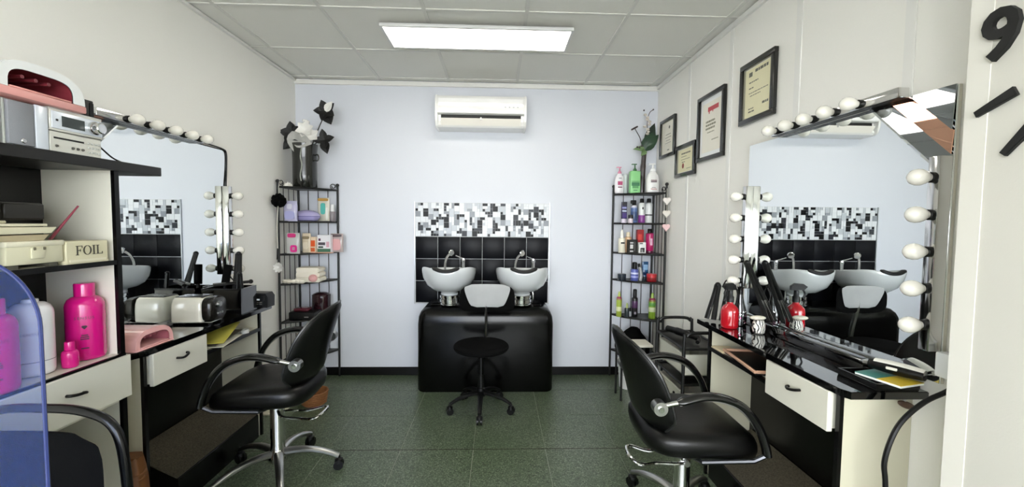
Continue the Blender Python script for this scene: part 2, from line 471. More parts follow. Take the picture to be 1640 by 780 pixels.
def make_basin(label, x):
    t = thing('shampoo_basin', label, 'basin', (x, 3.53, .712), 0, 'shampoo basins')
    N = 48
    def ring(s, z, lift, notch, dz=0):
        out = []
        for j in range(N):
            a = 2*PI*j/N
            ca, sa = math.cos(a), math.sin(a)
            px = .222*s*math.copysign(abs(ca)**.8, ca)
            py = (.19 if sa > 0 else .285)*s*math.copysign(abs(sa)**.85, sa)
            d = (a-1.5*PI)
            g = math.exp(-(d/.36)**2)
            wing = math.exp(-((abs(d)-.95)/.42)**2)
            zz = z + lift*(max(0, -py)/.285*.035 + wing*.008 - g*notch)
            if sa > .3: zz -= lift*.012
            out.append(Vector((px, py, zz)))
        return out
    z0 = .115
    R_ = [ring(.30, z0-.02, 0, 0), ring(.34, z0, 0, 0), ring(.60, z0+.014, .1, 0), ring(.83, z0+.052, .45, .008), ring(.955, z0+.105, .8, .02), ring(.995, z0+.15, 1, .03), ring(1.0, z0+.176, 1, .034),
          ring(.985, z0+.186, 1, .034), ring(.955, z0+.184, 1, .034), ring(.93, z0+.165, .95, .034), ring(.8, z0+.10, .6, .03), ring(.5, z0+.05, .1, 0), ring(.12, z0+.035, 0, 0)]
    B().rings(R_).out('bowl', porc_m, t, sharp=60)
    # neck rest on the front notch
    pts = []
    for k in range(13):
        d = -.40+.80*k/12
        a = 1.5*PI+d
        ca, sa = math.cos(a), math.sin(a)
        g = math.exp(-(d/.36)**2); wing = math.exp(-((abs(d)-.95)/.42)**2)
        pts.append((.222*math.copysign(abs(ca)**.8, ca)*.97, -.285*abs(sa)**.85*.97, z0+.190+.035+wing*.008-g*.034))
    B().tube(pts, [.012]+[.019]*11+[.012], 10, flat=(.8, 1.2)).out('neck_rest', mat('rubber_black', '#0a0a0a', .55), t)
    B().lathe([(.085, .0), (.085, .006), (.078, .012), (.078, .022), (.084, .024), (.084, .045), (.077, .048), (.077, .058), (.083, .06), (.083, .078), (.07, .085)], (0, 0, 0), 28).out('pedestal_ring', chrome_m, t)
    B().lathe([(.072, .084), (.07, .12)], (0, 0, 0), 24).out('neck', porc_m, t)
    sh = B().tube(smooth_path([(-.055, .12, z0+.12), (-.052, .115, z0+.21), (-.035, .10, z0+.27), (-.005, .08, z0+.305)], 5), [.011]*15+[.013], 10).out('shower_handle', chrome_m, t)
    q = Vector((.5, -.7, -.1)).to_track_quat('Z', 'Y').to_matrix()
    B().lathe([(.012, -.02), (.026, -.004), (.028, .006), (.022, .012)], (.004, .078, z0+.312), 16, rot=q).out('shower_head', chrome_m, sh)
    mx = B().cyl((.105, .125, z0+.13), (.105, .125, z0+.235), .016).lathe([(.018, 0), (.02, .01), (.018, .03), (.008, .036)], (.105, .125, z0+.23), 14).out('mixer_tap', chrome_m, t)
    B().tube([(.105, .125, z0+.258), (.075, .105, z0+.272), (.04, .085, z0+.288)], [.006, .005, .004], 8).out('lever', chrome_m, mx)
    B().tube(smooth_path([(.09, .02, .01), (.098, .0, .05), (.094, .0, .10), (.08, .02, .13)], 4), .006, 8).out('hose', steel_m, t)
    return t
make_basin('white shampoo basin on the black unit, the left one', -.405)
make_basin('white shampoo basin on the black unit, the right one', .205)

def casters_star(t, r, ang, hub_z, leg, arch, lw, cast_m, n=5, cr=.026):
    for k in range(n):
        a = math.radians(ang+72*k)
        d = Vector((math.cos(a), math.sin(a), 0))
        pts, rad = [], []
        for i in range(9):
            s = i/8
            zz = hub_z + arch*math.sin(PI*min(1, s*1.0)*.62) - (hub_z+arch*.9-.075)*s**2.2
            pts.append(d*(.012+(r-.012)*s)+Vector((0, 0, zz))); rad.append(lw*(1.25-.45*s))
        l = B().tube(pts, rad, 10, flat=(.75, 1.0)).out('star_leg', leg, t)
        c = d*r
        side = Vector((-d.y, d.x, 0))
        w = B()
        for s in (-1, 1):
            w.cyl(c+side*(s*.007)+Vector((0, 0, cr)), c+side*(s*.021)+Vector((0, 0, cr)), cr, None, 16)
        w.lathe([(.012, cr*1.1), (.024, cr*1.5), (.022, cr*2.2), (.010, cr*2.45), (.009, .078)], c, 12)
        w.out('caster', cast_m, t)

st = thing('work_stool', 'black wheeled stool with a grey faced backrest in front of the basins', 'stool', (-.118, 3.075, 0), 0)
casters_star(st, .235, -90, .135, plast_m, .0, .019, plast_m)
B().lathe([(.03, .11), (.034, .13), (.03, .17), (.024, .175), (.024, .27), (.018, .272), (.018, .4), (.014, .402), (.014, .455)], seg=20).out('gas_lift', plast_m, st)
B().lathe([(.02, .452), (.17, .455), (.196, .462), (.205, .475), (.204, .49), (.19, .503), (.15, .507), (.02, .502)], seg=40).out('seat', fab_m, st)
B().tube(smooth_path([(.03, .03, .45), (.03, .16, .44), (.03, .205, .47), (.03, .20, .56), (.03, .165, .72), (.03, .16, .80)], 6), .02, 8, flat=(.5, 1.2), up=(0, 1, 0)).out('back_bar', steel_m, st)
def bowed_pad(w, h, th, bow, x0, y0, z0, taper=0.0, sx=16, sz=12, pw=3.0):
    """upright pad facing -y, bowed towards the sitter at the sides"""
    b = B(); rr = []
    def outl(v):  # half width at height v in 0..1
        return w/2*((1-abs(2*v-1)**pw)**(1/pw))*(1-taper*(1-v)**1.5)
    rings = []
    for iz in range(sz+1):
        v = .004+.992*iz/sz
        hw = outl(v)
        f, bk = [], []
        for ix in range(sx+1):
            u = -1+2*ix/sx
            e = math.sqrt(max(0, 1-abs(u)**4))*math.sqrt(max(.02, 1-abs(2*v-1)**6))
            y = y0-bow*(u*hw/(w/2))**2
            f.append(Vector((x0+u*hw, y-th/2*e, z0+h*v)))
            bk.append(Vector((x0+u*hw, y+th/2*e, z0+h*v)))
        rings.append(f+bk[::-1])
    return b.rings(rings)
bowed_pad(.42, .225, .05, .06, .04, .172, .70, pw=4).out('backrest', fab_m, st)
bowed_pad(.36, .18, .012, .044, .04, .143, .748, taper=.32, pw=7).out('back_facing', mat('grey_facing', '#a7a8a8', .55, noise=.08, nscale=12), st)

# ================================================================== styling chairs
def make_chair(label, loc, rz, h, ang):
    t = thing('styling_chair', label, 'chair', loc, rz, 'styling chairs')
    casters_star(t, .312, ang-math.degrees(rz), .13, steel_m, .02, .021, plast_m)
    zs = .43+h   # underside of the seat
    B().lathe([(.05, .09), (.05, .13), (.038, .15), (.036, .16), (.036, zs-.07), (.05, zs-.055), (.05, zs-.02)], seg=24).out('column', chrome_m, t)
    B().b2((-.11, -.10, zs-.035), (.11, .10, zs), .012, 2).out('seat_bracket', plast_m, t)
    zp = .33+h*.6
    pl = [(-.02, .035, zp+.03), (-.05, .055, zp+.005), (-.14, .05, zp-.01), (-.215, .075, zp), (-.25, .04, zp+.012), (-.255, -.035, zp+.012), (-.22, -.075, zp), (-.14, -.05, zp-.01), (-.05, -.055, zp-.01), (-.0, -.045, zp-.01)]
    B().tube(smooth_path(pl, 4), .0075, 8).out('pump_lever', chrome_m, t)
    B().cyl((.0, -.062, zp-.01), (.0, -.03, zp-.01), .013).out('lever_pivot', steel_m, t)
    # seat cushion
    N = 40
    def ring(s, z, crown):
        o = []
        for j in range(N):
            a = 2*PI*j/N; ca, sa = math.cos(a), math.sin(a)
            px = .245*math.copysign(abs(ca)**.55, ca)*s; py = .245*math.copysign(abs(sa)**.5, sa)*s
            o.append(Vector((px+.02, py, z - crown*(max(0, px)/.245)**2*.03 + crown*(py/.245)**2*.012)))
        return o
    B().rings([ring(.90, zs-.002, 1), ring(.97, zs+.01, 1), ring(1.0, zs+.04, 1), ring(.995, zs+.065, 1), ring(.95, zs+.088, 1), ring(.80, zs+.104, .8), ring(.5, zs+.108, .4), ring(.15, zs+.105, .1)]).out('seat', vinyl_m, t, sharp=70)
    # backrest: bowed shell, leaning back
    rings_ = []
    sx, sz_ = 18, 14
    for iz in range(sz_+1):
        v = .006+.988*iz/sz_
        low = min(1, v/.22)
        hw = .235*((1-max(0, (v-.2)/.8)**3.6)**(1/2.4))*(.76+.24*math.sin(low*PI/2))
        hw = max(hw, .012)
        f, bk = [], []
        xc = -.205-.095*v-.03*v*v
        th = .055*(1-.35*v)*math.sqrt(max(.04, 1-abs(2*v-1)**8))
        for ix in range(sx+1):
            u = -1+2*ix/sx
            e = math.sqrt(max(.03, 1-abs(u)**5))
            x = xc+.095*(u*hw/.235)**2
            f.append(Vector((x+th*.5*e, u*hw, zs+.10+.40*v)))
            bk.append(Vector((x-th*.5*e, u*hw, zs+.10+.40*v)))
        rings_.append(f+bk[::-1])
    B().rings(rings_).out('backrest', vinyl_m, t, sharp=65)
    # welt around the back shell
    w = []
    for side in (1, -1):
        seq = range(sz_+1) if side == 1 else range(sz_, -1, -1)
        for iz in seq:
            r_ = rings_[iz]; w.append((r_[0]+r_[-1])/2 if side == -1 else (r_[sx]+r_[sx+1])/2)
    B().tube(w, .006, 6).out('welt', mat('vinyl_welt', '#1c1c1c', .3), t)
    for s in (-1, 1):
        y = s*.262
        ap = [(-.20, y, zs+.25), (-.12, y, zs+.268), (-.03, y, zs+.288), (.05, y, zs+.282), (.13, y, zs+.245), (.19, y, zs+.17), (.222, y, zs+.09), (.232, y, zs+.045)]
        pts = smooth_path(ap, 5)
        a = B().tube(pts[4:], [.012]+[.021]*(len(pts)-6)+[.014], 12, flat=(.75, 1.15)).out('armrest', mat('arm_black', '#101010', .22, coat=.3), t)
        inner = [Vector((p.x-.004, p.y-s*.003, p.z-.017)) for p in pts[5:-1]]
        B().tube(inner, .005, 6).out('arm_highlight', steel_m, a)  # thin steel line added to stand for the highlight along the armrest
        B().tube([(-.215, y, zs+.245), (-.10, y, zs+.27)], .011, 10).out('arm_link', chrome_m, t)
        hb = B().cyl((-.21, y-s*.02, zs+.245), (-.21, y+s*.024, zs+.245), .028, None, 20).out('arm_hub', steel_m, t)
        B().cyl((-.21, y+s*.023, zs+.245), (-.21, y+s*.03, zs+.245), .012, None, 14).out('bolt', chrome_m, hb)
        B().tube([(.232, y, zs+.05), (.18, y*.98, zs+.022), (-.02, y*.93, zs+.008), (-.06, y*.5, zs-.002)], .010, 8).out('arm_stay', mat('dark_steel', '#55565a', .3, metal=1.0), t)
    return t
make_chair('black vinyl styling chair on a chrome star base, by the left mirror', (-1.20, 2.283, 0), PI+.06, .03, 11)
make_chair('black vinyl styling chair beside the counter with the red bottle', (.868, 1.875, 0), -.03, .0, 116)

# ================================================================== styling stations along the side walls
def strip_handle(parent, u, v, w, name='handle'):
    B().tube(smooth_path([(u-.03, v-.002, w), (u-.028, v-.002, w+.012), (u-.01, v-.004, w+.02), (u+.018, v+.002, w+.018), (u+.03, v+.006, w+.01), (u+.03, v+.006, w)], 4), .0055, 8).out(name, mat('dark_handle', '#151412', .3, metal=.6), parent)

def station(side, label, x, y0, top, n, s1, chamf):
    t = thing('styling_station', label, 'counter', group='styling stations', frame=frame((x, y0, 0), side))
    U = lambda s: n*s
    def bx(b, s0, s1_, v0, v1, w0, w1, bev=.0):
        return b.b2((min(U(s0), U(s1_)), v0, w0), (max(U(s0), U(s1_)), v1, w1), bev, 1)
    s0 = -.56
    B().prism([(U(s0), .002), (U(s1), .002), (U(s1), .28-chamf*.45), (U(s1-chamf), .28), (U(s0), .28)], top-.026, top, 'y', .002).out('worktop', gloss_m, t)
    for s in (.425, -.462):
        p = bx(B(), s-.008, s+.008, .0, top-.026, .002, .244).out('side_panel', mat('shaded_board', '#c3bfaa', .45, noise=.03, nscale=9), t)  # pale panel board with its shade mixed into the colour
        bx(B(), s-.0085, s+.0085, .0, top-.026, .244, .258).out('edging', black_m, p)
    bx(B(), -.454, .417, .10, top-.04, .002, .012).out('back_panel', black_m, t)
    sh = bx(B(), -.454, .06, top-.148, top-.132, .012, .244).out('shelf', white_m, t)
    bx(B(), -.454, .06, top-.150, top-.130, .244, .258).out('edging', black_m, sh)
    bx(B(), .06, .072, top-.17, top-.026, .012, .25).out('divider', black_m, t)
    d = bx(B(), .07, .41, top-.172, top-.028, .262, .282, .002).out('drawer', white_m, t)
    bx(B(), .08, .40, top-.165, top-.04, .02, .2615).out('drawer_box', white_m, d)
    strip_handle(d, U(.245), top-.085, .282)
    # sloping foot rest under the counter, carpeted on top
    fs0, fs1 = -.43, .25
    vw = [(.0, .0135), (.0, .25), (.145, .25), (.265, .0135)]
    def wedge_into(b, vw):
        n_ = len(vw)
        b.poly([(U(fs0), q[0], q[1]) for q in vw]+[(U(fs1), q[0], q[1]) for q in vw], [tuple(range(n_-1, -1, -1)), tuple(range(n_, 2*n_))]+[(i, (i+1) % n_, n_+(i+1) % n_, n_+i) for i in range(n_)])
        return b
    f = wedge_into(B(), vw).out('foot_rest', black_m, t)
    wedge_into(B(), [(.149, .244), (.2665, .0145), (.271, .0165), (.154, .247)]).out('carpet', carpet_m, f)
    return t
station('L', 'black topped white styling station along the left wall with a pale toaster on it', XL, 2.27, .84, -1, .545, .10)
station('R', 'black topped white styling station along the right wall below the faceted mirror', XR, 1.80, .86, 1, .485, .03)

def wall_mirror(side, label, x, y0, n, v0, tilt):
    M = frame((x, y0, 0), side)
    M = M @ Matrix.Rotation(tilt, 4, 'Y')
    t = thing('wall_mirror', label, 'mirror', group='salon mirrors', frame=M)
    a, b, v1 = (-.535, .53, 1.85) if n > 0 else (-.53, .535, 1.85)
    if n < 0: a, b = -.53, .535
    U = lambda s: n*s
    lo, hi = sorted((U(a), U(b)))
    B().b2((lo, v0, .003), (hi, v1, .012)).out('backing', mat('mirror_backing', '#cfcbbd', .5), t)
    B().b2((lo, v0, .012), (hi, v1, .018), .0015, 1).out('glass', mirror_m, t)
    if n < 0:
        B().b2((hi, v0, .003), (hi+.005, v1+.005, .021)).b2((lo, v1, .003), (hi, v1+.005, .021)).out('edge_trim', black_m, t)
    def clip(k0, k1):
        """strip k0 < s+v < k1 clipped to the mirror's upper near corner"""
        pts = [(k0-v1, v1), (min(k1-v1, b), v1)]
        if k1-v1 > b: pts = [(k0-v1, v1), (b, v1)]
        pts += [(b, max(k1-b, k0-b)) if k1-v1 <= b else (b, v1)]
        pts += [(b, k0-b)]
        out = []
        for p in pts:
            if not out or (abs(p[0]-out[-1][0])+abs(p[1]-out[-1][1])) > 1e-5: out.append(p)
        return out
    for k0, k1, m, deg, nm in ((2.076, 2.09, mirror_m, 5, 'bevel_strip'), (2.091, 2.163, greymir_m, 9, 'mirror_facet'), (2.165, 2.239, peach_m, 7.2, 'mirror_facet'), (2.241, 2.6, greymir_m, 5.2, 'corner_facet')):
        pts = clip(k0, k1)
        c = Vector((sum(p[0] for p in pts)/len(pts), sum(p[1] for p in pts)/len(pts), 0))
        loc = [(n*(p[0]-c.x), p[1]-c.y) for p in pts]
        o = B().prism(loc, -.002, .002, 'z').out(nm, m, t)
        # tip each facet outwards about its own 45 degree line
        axis = Vector((n*1, -1, 0)).normalized()
        ang = math.radians(deg)*(-n)
        mw_ = max(abs(p[0]+p[1]) for p in [(q[0]*n, q[1]) for q in loc])/1.414
        o.matrix_local = Matrix.Translation((n*c.x, c.y, .0215+mw_*math.sin(math.radians(deg)))) @ Matrix.Rotation(ang*(1 if n > 0 else 1), 4, axis)
    return t
wall_mirror('L', 'big wall mirror by the stereo, reflecting a basin at its lower left', XL, 2.27, -1, .86, 0.0)
wall_mirror('R', 'big wall mirror with peach and grey corner facets on the right wall', XR-.004, 1.80, 1, .905, math.radians(.3))
lg = tag(B().b2((.0, .0, .0), (.05, .85, .044), .003, 2).out('mirror_ledge', gloss_m), 'low black gloss ledge along the foot of the right mirror', 'ledge')
lg.location = (1.363, 1.49, .8605)

def light_bar(label, M, length, bulbs, under=False):
    """along local u; bulbs point out of the wall"""
    t = thing('vanity_light_bar', label, 'light', group='vanity light bars', frame=M)
    B().b2((-length/2, -.018, .0), (length/2, .018, .042), .003, 2).out('housing', chrome_m, t)
    if under: B().b2((-length/2, -.019, .002), (length/2, -.0178, .040)).out('housing_underside', black_m, t)
    for u in bulbs:
        s = B().lathe([(.017, 0), (.017, .012), (.0145, .014)], (u, 0, .042), 14).out('socket', plast_m, t)
        B().lathe([(.012, .0), (.0135, .008), (.021, .018), (.0258, .032), (.0262, .041), (.0235, .053), (.016, .062), (.006, .0665), (.001, .067)], (u, 0, .0525), 20).out('bulb', bulb_m, t, sharp=70)
    return t
def rotw(M, a): return M @ Matrix.Rotation(a, 4, 'Z')
pitch = .1175
light_bar('row of round white bulbs along the top of the left mirror', frame((XL+.019, 2.215, 1.868), 'L'), .66, [-.18+pitch*k for k in range(5)], True)
light_bar('row of round white bulbs along the top of the right mirror', frame((XR-.023, 1.755, 1.868), 'R'), .67, [-.285+pitch*k for k in range(5)], True)
vb = [-.235+pitch*k for k in range(5)]
light_bar('upright chrome strip of white bulbs at the far edge of the left mirror', rotw(frame((XL+.019, 2.775, 1.335), 'L'), PI/2), .57, [b_-.012 for b_ in vb])
light_bar('upright chrome strip of white bulbs above the red spray bottle', rotw(frame((XR-.023, 2.30, 1.335), 'R'), PI/2), .57, [b_-.008 for b_ in vb])
light_bar('upright strip of large white bulbs beside the plain near wall', rotw(frame((XR-.023, 1.285, 1.32), 'R'), PI/2), .62, [b_+.008 for b_ in vb])
cb = B().tube(smooth_path([(XL+.025, 2.54, 1.866), (XL+.025, 2.66, 1.862), (XL+.024, 2.775, 1.855), (XL+.022, 2.806, 1.83), (XL+.022, 2.804, 1.74), (XL+.024, 2.79, 1.615)], 6), .0045, 8).out('power_cable', plast_m)
tag(cb, 'thin black cable joining the two bulb strips of the left mirror', 'cable')

# ================================================================== framed certificates
def certificate(label, y0, y1, z0, z1, fw, mat_w, paper, fn):
    yc, zc = (y0+y1)/2, (z0+z1)/2
    w, h = y1-y0, z1-z0
    t = thing('framed_certificate', label, 'picture', group='framed certificates', frame=frame((XR, yc, zc), 'R'))
    fr = mat('frame_black', '#0c0b0a', .25, coat=.3)
    B().b2((-w/2, h/2-fw, .001), (w/2, h/2, .024), .003, 2).b2((-w/2, -h/2, .001), (w/2, -h/2+fw, .024), .003, 2).b2((-w/2, -h/2+fw, .001), (-w/2+fw, h/2-fw, .024), .003, 2).b2((w/2-fw, -h/2+fw, .001), (w/2, h/2-fw, .024), .003, 2).out('frame', fr, t)
    iw, ih = w/2-fw, h/2-fw
    B().b2((-iw, -ih, .002), (iw, ih, .006)).out('mount', mat('mount_white', '#eef0f0', .7), t)
    pw, ph = iw-mat_w, ih-mat_w
    p = B().b2((-pw, -ph, .006), (pw, ph, .0075)).out('paper', paper, t)
    fn(p, pw, ph)
    if mat_w < .02:
        B().b2((-iw-.002, ih-.003, .006), (iw+.002, ih+.002, .015)).b2((-iw-.002, -ih-.002, .006), (iw+.002, -ih+.003, .015)).b2((-iw-.002, -ih, .006), (-iw+.003, ih, .015)).b2((iw-.003, -ih, .006), (iw+.002, ih, .015)).out('inner_fillet', mat('fillet', '#9c9a92', .3, metal=.5), t)
    return t
def lines(p, rows, m=None):
    rg = random.Random(len(rows)*13+7)
    for u0, u1, v, th in rows:
        b = B(); u = u0
        while u < u1-.003:
            l = min(.008+rg.random()*.02, u1-u); b.b2((u, v-th/2, .0075), (u+l, v+th/2, .0079)); u += l+.004
        b.out('printed_line', m or ink_m, p)
cream = mat('cream_paper', '#e6e0bd', .7, noise=.03, nscale=20)
ivory = mat('ivory_paper', '#ece8dc', .7, noise=.03, nscale=20)
def fnA(p, w, h):
    lines(p, [(-w*.4, w*.4, h*.2, .005), (-w*.5, w*.5, h*.02, .004), (-w*.35, w*.35, -h*.16, .004), (-w*.45, w*.45, -h*.32, .004), (-w*.1, w*.2, -h*.75, .01)])
    B().lathe([(.014, 0), (.012, .0006)], (w*.15, h*.62, .0075), 12).out('crest', ink_m, p)
def fnB(p, w, h):
    lines(p, [(-w*.6, w*.6, h*.62, .011), (-w*.6, w*.1, h*.35, .004), (-w*.6, w*.5, h*.1, .004), (-w*.5, -w*.1, -h*.12, .006), (w*.1, w*.7, -h*.75, .004)])
    B().lathe([(.021, 0), (.019, .0008)], (-w*.35, -h*.45, .0075), 16, sx=.8).out('wax_seal', mat('seal_red', '#8a3b2c', .6), p)
def fnC(p, w, h):
    B().b2((-w*.4, h*.62, .0075), (w*.75, h*.80, .0081)).b2((-w*.3, h*.53, .0075), (-w*.2, h*.62, .0081)).b2((w*.1, h*.56, .0075), (w*.18, h*.62, .0081)).out('red_heading', mat('red_print', '#c4545a', .7), p)
    lines(p, [(-w*.6, w*.4, h*.22, .013), (-w*.6, w*.5, h*.08, .013), (-w*.6, w*.4, -h*.06, .013), (-w*.4, w*.35, -h*.22, .006), (w*.1, w*.8, -h*.55, .006)], mat('ink_olive', '#8a8874', .8))
def fnD(p, w, h):
    B().b2((-w*.72, h*.66, .0075), (-w*.46, h*.84, .008)).out('crest', ink_m, p)
    lines(p, [(-w*.25, w*.75, h*.82, .016), (-w*.7, w*.0, h*.42, .006), (-w*.7, -w*.3, h*.18, .006), (-w*.7, w*.75, -h*.02, .004), (-w*.6, w*.2, -h*.14, .004), (w*.35, w*.8, -h*.60, .012), (-w*.7, -w*.3, -h*.66, .006), (-w*.7, -w*.25, -h*.78, .008)])
certificate('black framed pale certificate half hidden by the tall green leaves', 3.375, 3.682, 1.970, 2.295, .026, .0, ivory, fnA)
certificate('small black framed certificate with a red seal, lowest of the four', 3.013, 3.348, 1.772, 2.018, .028, .008, cream, fnB)
certificate('tall black framed certificate with a red heading and wide white mount', 2.634, 2.988, 1.843, 2.291, .027, .03, ivory, fnC)
certificate('yellowed certificate in a heavy black frame, nearest the mirror', 2.152, 2.463, 1.982, 2.326, .030, .006, cream, fnD)

# ================================================================== clock marks on the near wall
numm = mat('foam_black', '#0e0e0e', .6, bump=.1, nscale=200)
nf = thing('clock_numeral', 'black stick-on numeral nine on the near right wall', 'numeral', group='stick-on clock marks', frame=frame((XN, 1.024, 1.882), 'R'))
text('9', .172, numm, nf, T(0, 0, .0065), 'numeral', .006, .0035)
def tick(label, ya, za, yb, zb, w):
    a = Vector((-(ya-1.03), za-1.72, 0)); b = Vector((-(yb-1.03), zb-1.72, 0))
    d = (b-a).normalized(); nrm = Vector((-d.y, d.x, 0))*w/2
    o = B().prism([tuple((a+nrm)[:2]), tuple((a-nrm)[:2]), tuple((b-nrm*1.5)[:2]), tuple((b+nrm*1.5)[:2])], .0005, .012, 'z', .0015).out('clock_bar', numm)
    o.matrix_world = frame((XN, 1.03, 1.72), 'R')
    tag(o, label, 'clock mark', 'stick-on clock marks')
tick('black stick-on bar directly below the numeral nine', 1.068, 1.70, .985, 1.738, .016)
tick('lower black stick-on bar cut by the right edge of the photo', 1.002, 1.588, .945, 1.655, .016)

# ================================================================== open cabinet on the left, with what stands on it
cabt = thing('display_cabinet', 'white and black open cabinet on the left carrying the stereo', 'cabinet', (XL, 0, 0))
CX0, CF = .004, .29
CY0, CY1 = 1.24, 1.715
B().b2((CX0, CY0-.06, 1.594), (CF+.012, 1.915, 1.632), .002, 1).out('top_board', mat('black_board', '#0a0a0a', .4), cabt)
for y in (CY0, CY1-.016):
    p = B().b2((CX0, y, 0), (CF-.014, y+.016, 1.594)).out('side_panel', white_m, cabt)
    B().b2((CF-.014, y-.002, 0), (CF, y+.018, 1.594)).out('edging', black_m, p)
B().b2((CX0, CY0+.016, .05), (.012, CY1-.016, 1.594)).out('back_panel', black_m, cabt)
s = B().b2((.012, CY0+.016, 1.227), (CF-.014, CY1-.016, 1.243)).out('shelf', white_m, cabt)
B().b2((CF-.014, CY0+.016, 1.225), (CF, CY1-.016, 1.2435)).out('edging', black_m, s)
s = B().b2((.012, CY0+.016, .852), (CF-.006, CY1-.016, .867)).out('shelf', white_m, cabt)
B().b2((CF-.006, CY0+.016, .858), (CF+.004, CY1-.0, .8675)).out('edging', black_m, s)
s = B().b2((.012, CY0+.016, .05), (CF-.014, CY1-.016, .066)).out('shelf', white_m, cabt)
B().b2((.012, CY0+.016, .672), (CF-.014, CY1-.016, .684)).out('shelf', white_m, cabt)
for a, b in ((1.27, 1.73),):
    d = B().b2((CF-.012, a, .688), (CF+.010, b, .857), .002, 1).out('drawer', white_m, cabt)
    yy = (a+b)/2
    B().tube(smooth_path([(CF+.010, yy-.028, .79), (CF+.024, yy-.026, .79), (CF+.03, yy-.008, .787), (CF+.03, yy+.016, .785), (CF+.024, yy+.028, .781), (CF+.010, yy+.03, .779)], 4), .0055, 8).out('handle', mat('dark_handle'), d)

def L_thing(name, label, cat, y, z, x=-1.5, group=None):
    """origin at front face of an item on the left wall; u along +y, v up, w towards the room"""
    return thing(name, label, cat, group=group, frame=frame((x, y, z), 'L'))
# stereo
TB = 1.632
silver = mat('silver_plastic', '#c9cac6', .3, metal=.35)
silver2 = mat('silver_face', '#d9d8cf', .35, metal=.2)
sp = L_thing('loudspeaker', 'silver bookshelf loudspeaker with grey cloth front beside the receiver', 'speaker', 1.345, TB)
B().prism([(.0, 0), (.118, 0), (.118, .142), (.0, .142)], -.20, -.012, 'z', .003).out('cabinet', silver, sp)
B().b2((.004, .004, -.012), (.078, .138, .0), .003, 2).out('grille', mat('grey_cloth', '#8d8f95', .9, bump=.4, nscale=600), sp)
B().b2((.080, .0, -.012), (.118, .142, .002), .004, 2).out('side_cheek', mat('pale_silver', '#dde3ec', .25, metal=.2), sp)
B().lathe([(.008, 0), (.006, .002)], (.045, .018, .0), 12).out('badge', chrome_m, sp)
sp2 = L_thing('loudspeaker', 'silver loudspeaker cut by the left edge of the photo', 'speaker', 1.215, TB)
B().b2((0, 0, -.20), (.118, .142, -.012), .003, 2).out('cabinet', mat('pale_silver'), sp2)
B().b2((.004, .004, -.012), (.10, .138, .0), .003, 2).out('grille', mat('grey_cloth'), sp2)
rc = L_thing('stereo_receiver', 'silver mini stereo receiver with round volume knob and disc slot', 'stereo', 1.467, TB)
B().b2((0, 0, -.22), (.182, .068, 0), .002, 1).out('disc_unit', silver2, rc)
B().b2((0, .071, -.22), (.185, .142, .002), .002, 1).out('tuner_unit', silver2, rc)
B().b2((-.001, .142, -.22), (.186, .147, .0)).out('lid', silver, rc)
B().b2((.004, .078, .002), (.183, .136, .005), .002, 2).out('fascia', mat('pale_silver'), rc)
B().b2((.036, .088, .005), (.115, .124, .0062)).out('display', screen_m, rc)
B().b2((.016, .103, .005), (.022, .110, .008)).out('power_button', plast_m, rc)
k = B().lathe([(.024, 0), (.024, .008), (.020, .010), (.020, .028), (.017, .031)], (.150, .106, .005), 24).out('volume_knob', chrome_m, rc)
B().b2((.012, .044, 0), (.115, .050, .0012)).out('disc_slot', plast_m, rc)
for i in range(4):
    for j in range(3):
        B().b2((.128+i*.013, .012+j*.016, 0), (.137+i*.013, .019+j*.016, .003), .001, 1).out('button', silver, rc)
for u in (.02, .075, .092, .11):
    B().lathe([(.005, 0), (.004, .004)], (u, .02, 0), 10).out('button', mat('button_dark', '#4c4a45', .4), rc)
# large nail lamp on top of the stereo
def nail_lamp(name, label, M, w, h, d, op, white, base, inner, bh):
    t = thing(name, label, 'nail lamp', frame=M)
    def arch(wd, hh, y0, n=18, p=2.6):
        return [(wd*math.copysign(abs(math.cos(PI*i/n))**(2/p), math.cos(PI*i/n)), y0+hh*abs(math.sin(PI*i/n))**(2/p)) for i in range(n+1)]
    outer = arch(w/2, h-bh, bh)
    inn = arch(w/2*op, (h-bh)*.70, bh, 18, 4.0)
    n = len(outer)
    # shell with arched tunnel
    b = B()
    verts = [(p[0], p[1], 0) for p in outer]+[(p[0], p[1], 0) for p in inn]+[(p[0]*.97, p[1], -d) for p in outer]+[(p[0], p[1], -d*.85) for p in inn]
    fc = []
    for i in range(n-1):
        fc += [(i, i+1, n+i+1, n+i), (2*n+i+1, 2*n+i, i, i+1)[::-1]]
    fc += [tuple(range(2*n, 3*n)), (0, n, 3*n, 2*n), (n-1, 2*n-1, 4*n-1, 3*n-1)]
    b.poly(verts, fc); b.out('shell', white, t, sharp=50)
    q = B(); q.poly([(p[0]*.995, p[1]-.0005, -.003) for p in inn]+[(p[0]*.995, p[1]-.0005, -d*.85) for p in inn], [(i, i+1, n+i+1, n+i) for i in range(n-1)]+[tuple(range(n, 2*n))]); q.out('tunnel', inner, t, sharp=50)
    B().b2((-w/2*1.02, 0, -d), (w/2*1.02, bh, .004), .006, 2).out('base', base, t)
    B().b2((-w/2*op*.95, bh, -d*.8), (w/2*op*.95, bh+.006, .001), .002, 1).out('hand_tray', base, t)
    B().b2((-w/2*op*.96, bh+.008, -d*.84), (w/2*op*.96, bh+(h-bh)*.55, -d*.82)).out('inner_back', inner, t)
    for q in (-.4, .0, .4):
        B().tube([(q*w/2*op, bh+(h-bh)*.5, -.02), (q*w/2*op, bh+(h-bh)*.5, -d*.8)], .006, 8).out('lamp_tube', inner, t)
    return t
pinkb = mat('pink_plastic', '#e0a09a', .35)
maroon = mat('maroon_inner', '#7c2f38', .3)
nail_lamp('nail_lamp', 'white arched nail lamp with pink base on top of the stereo', frame((-1.485, 1.437, TB+.148), 'L'), .28, .118, .20, .70, mat('white_plastic', '#eef0f0', .2, coat=.4), pinkb, maroon, .026)
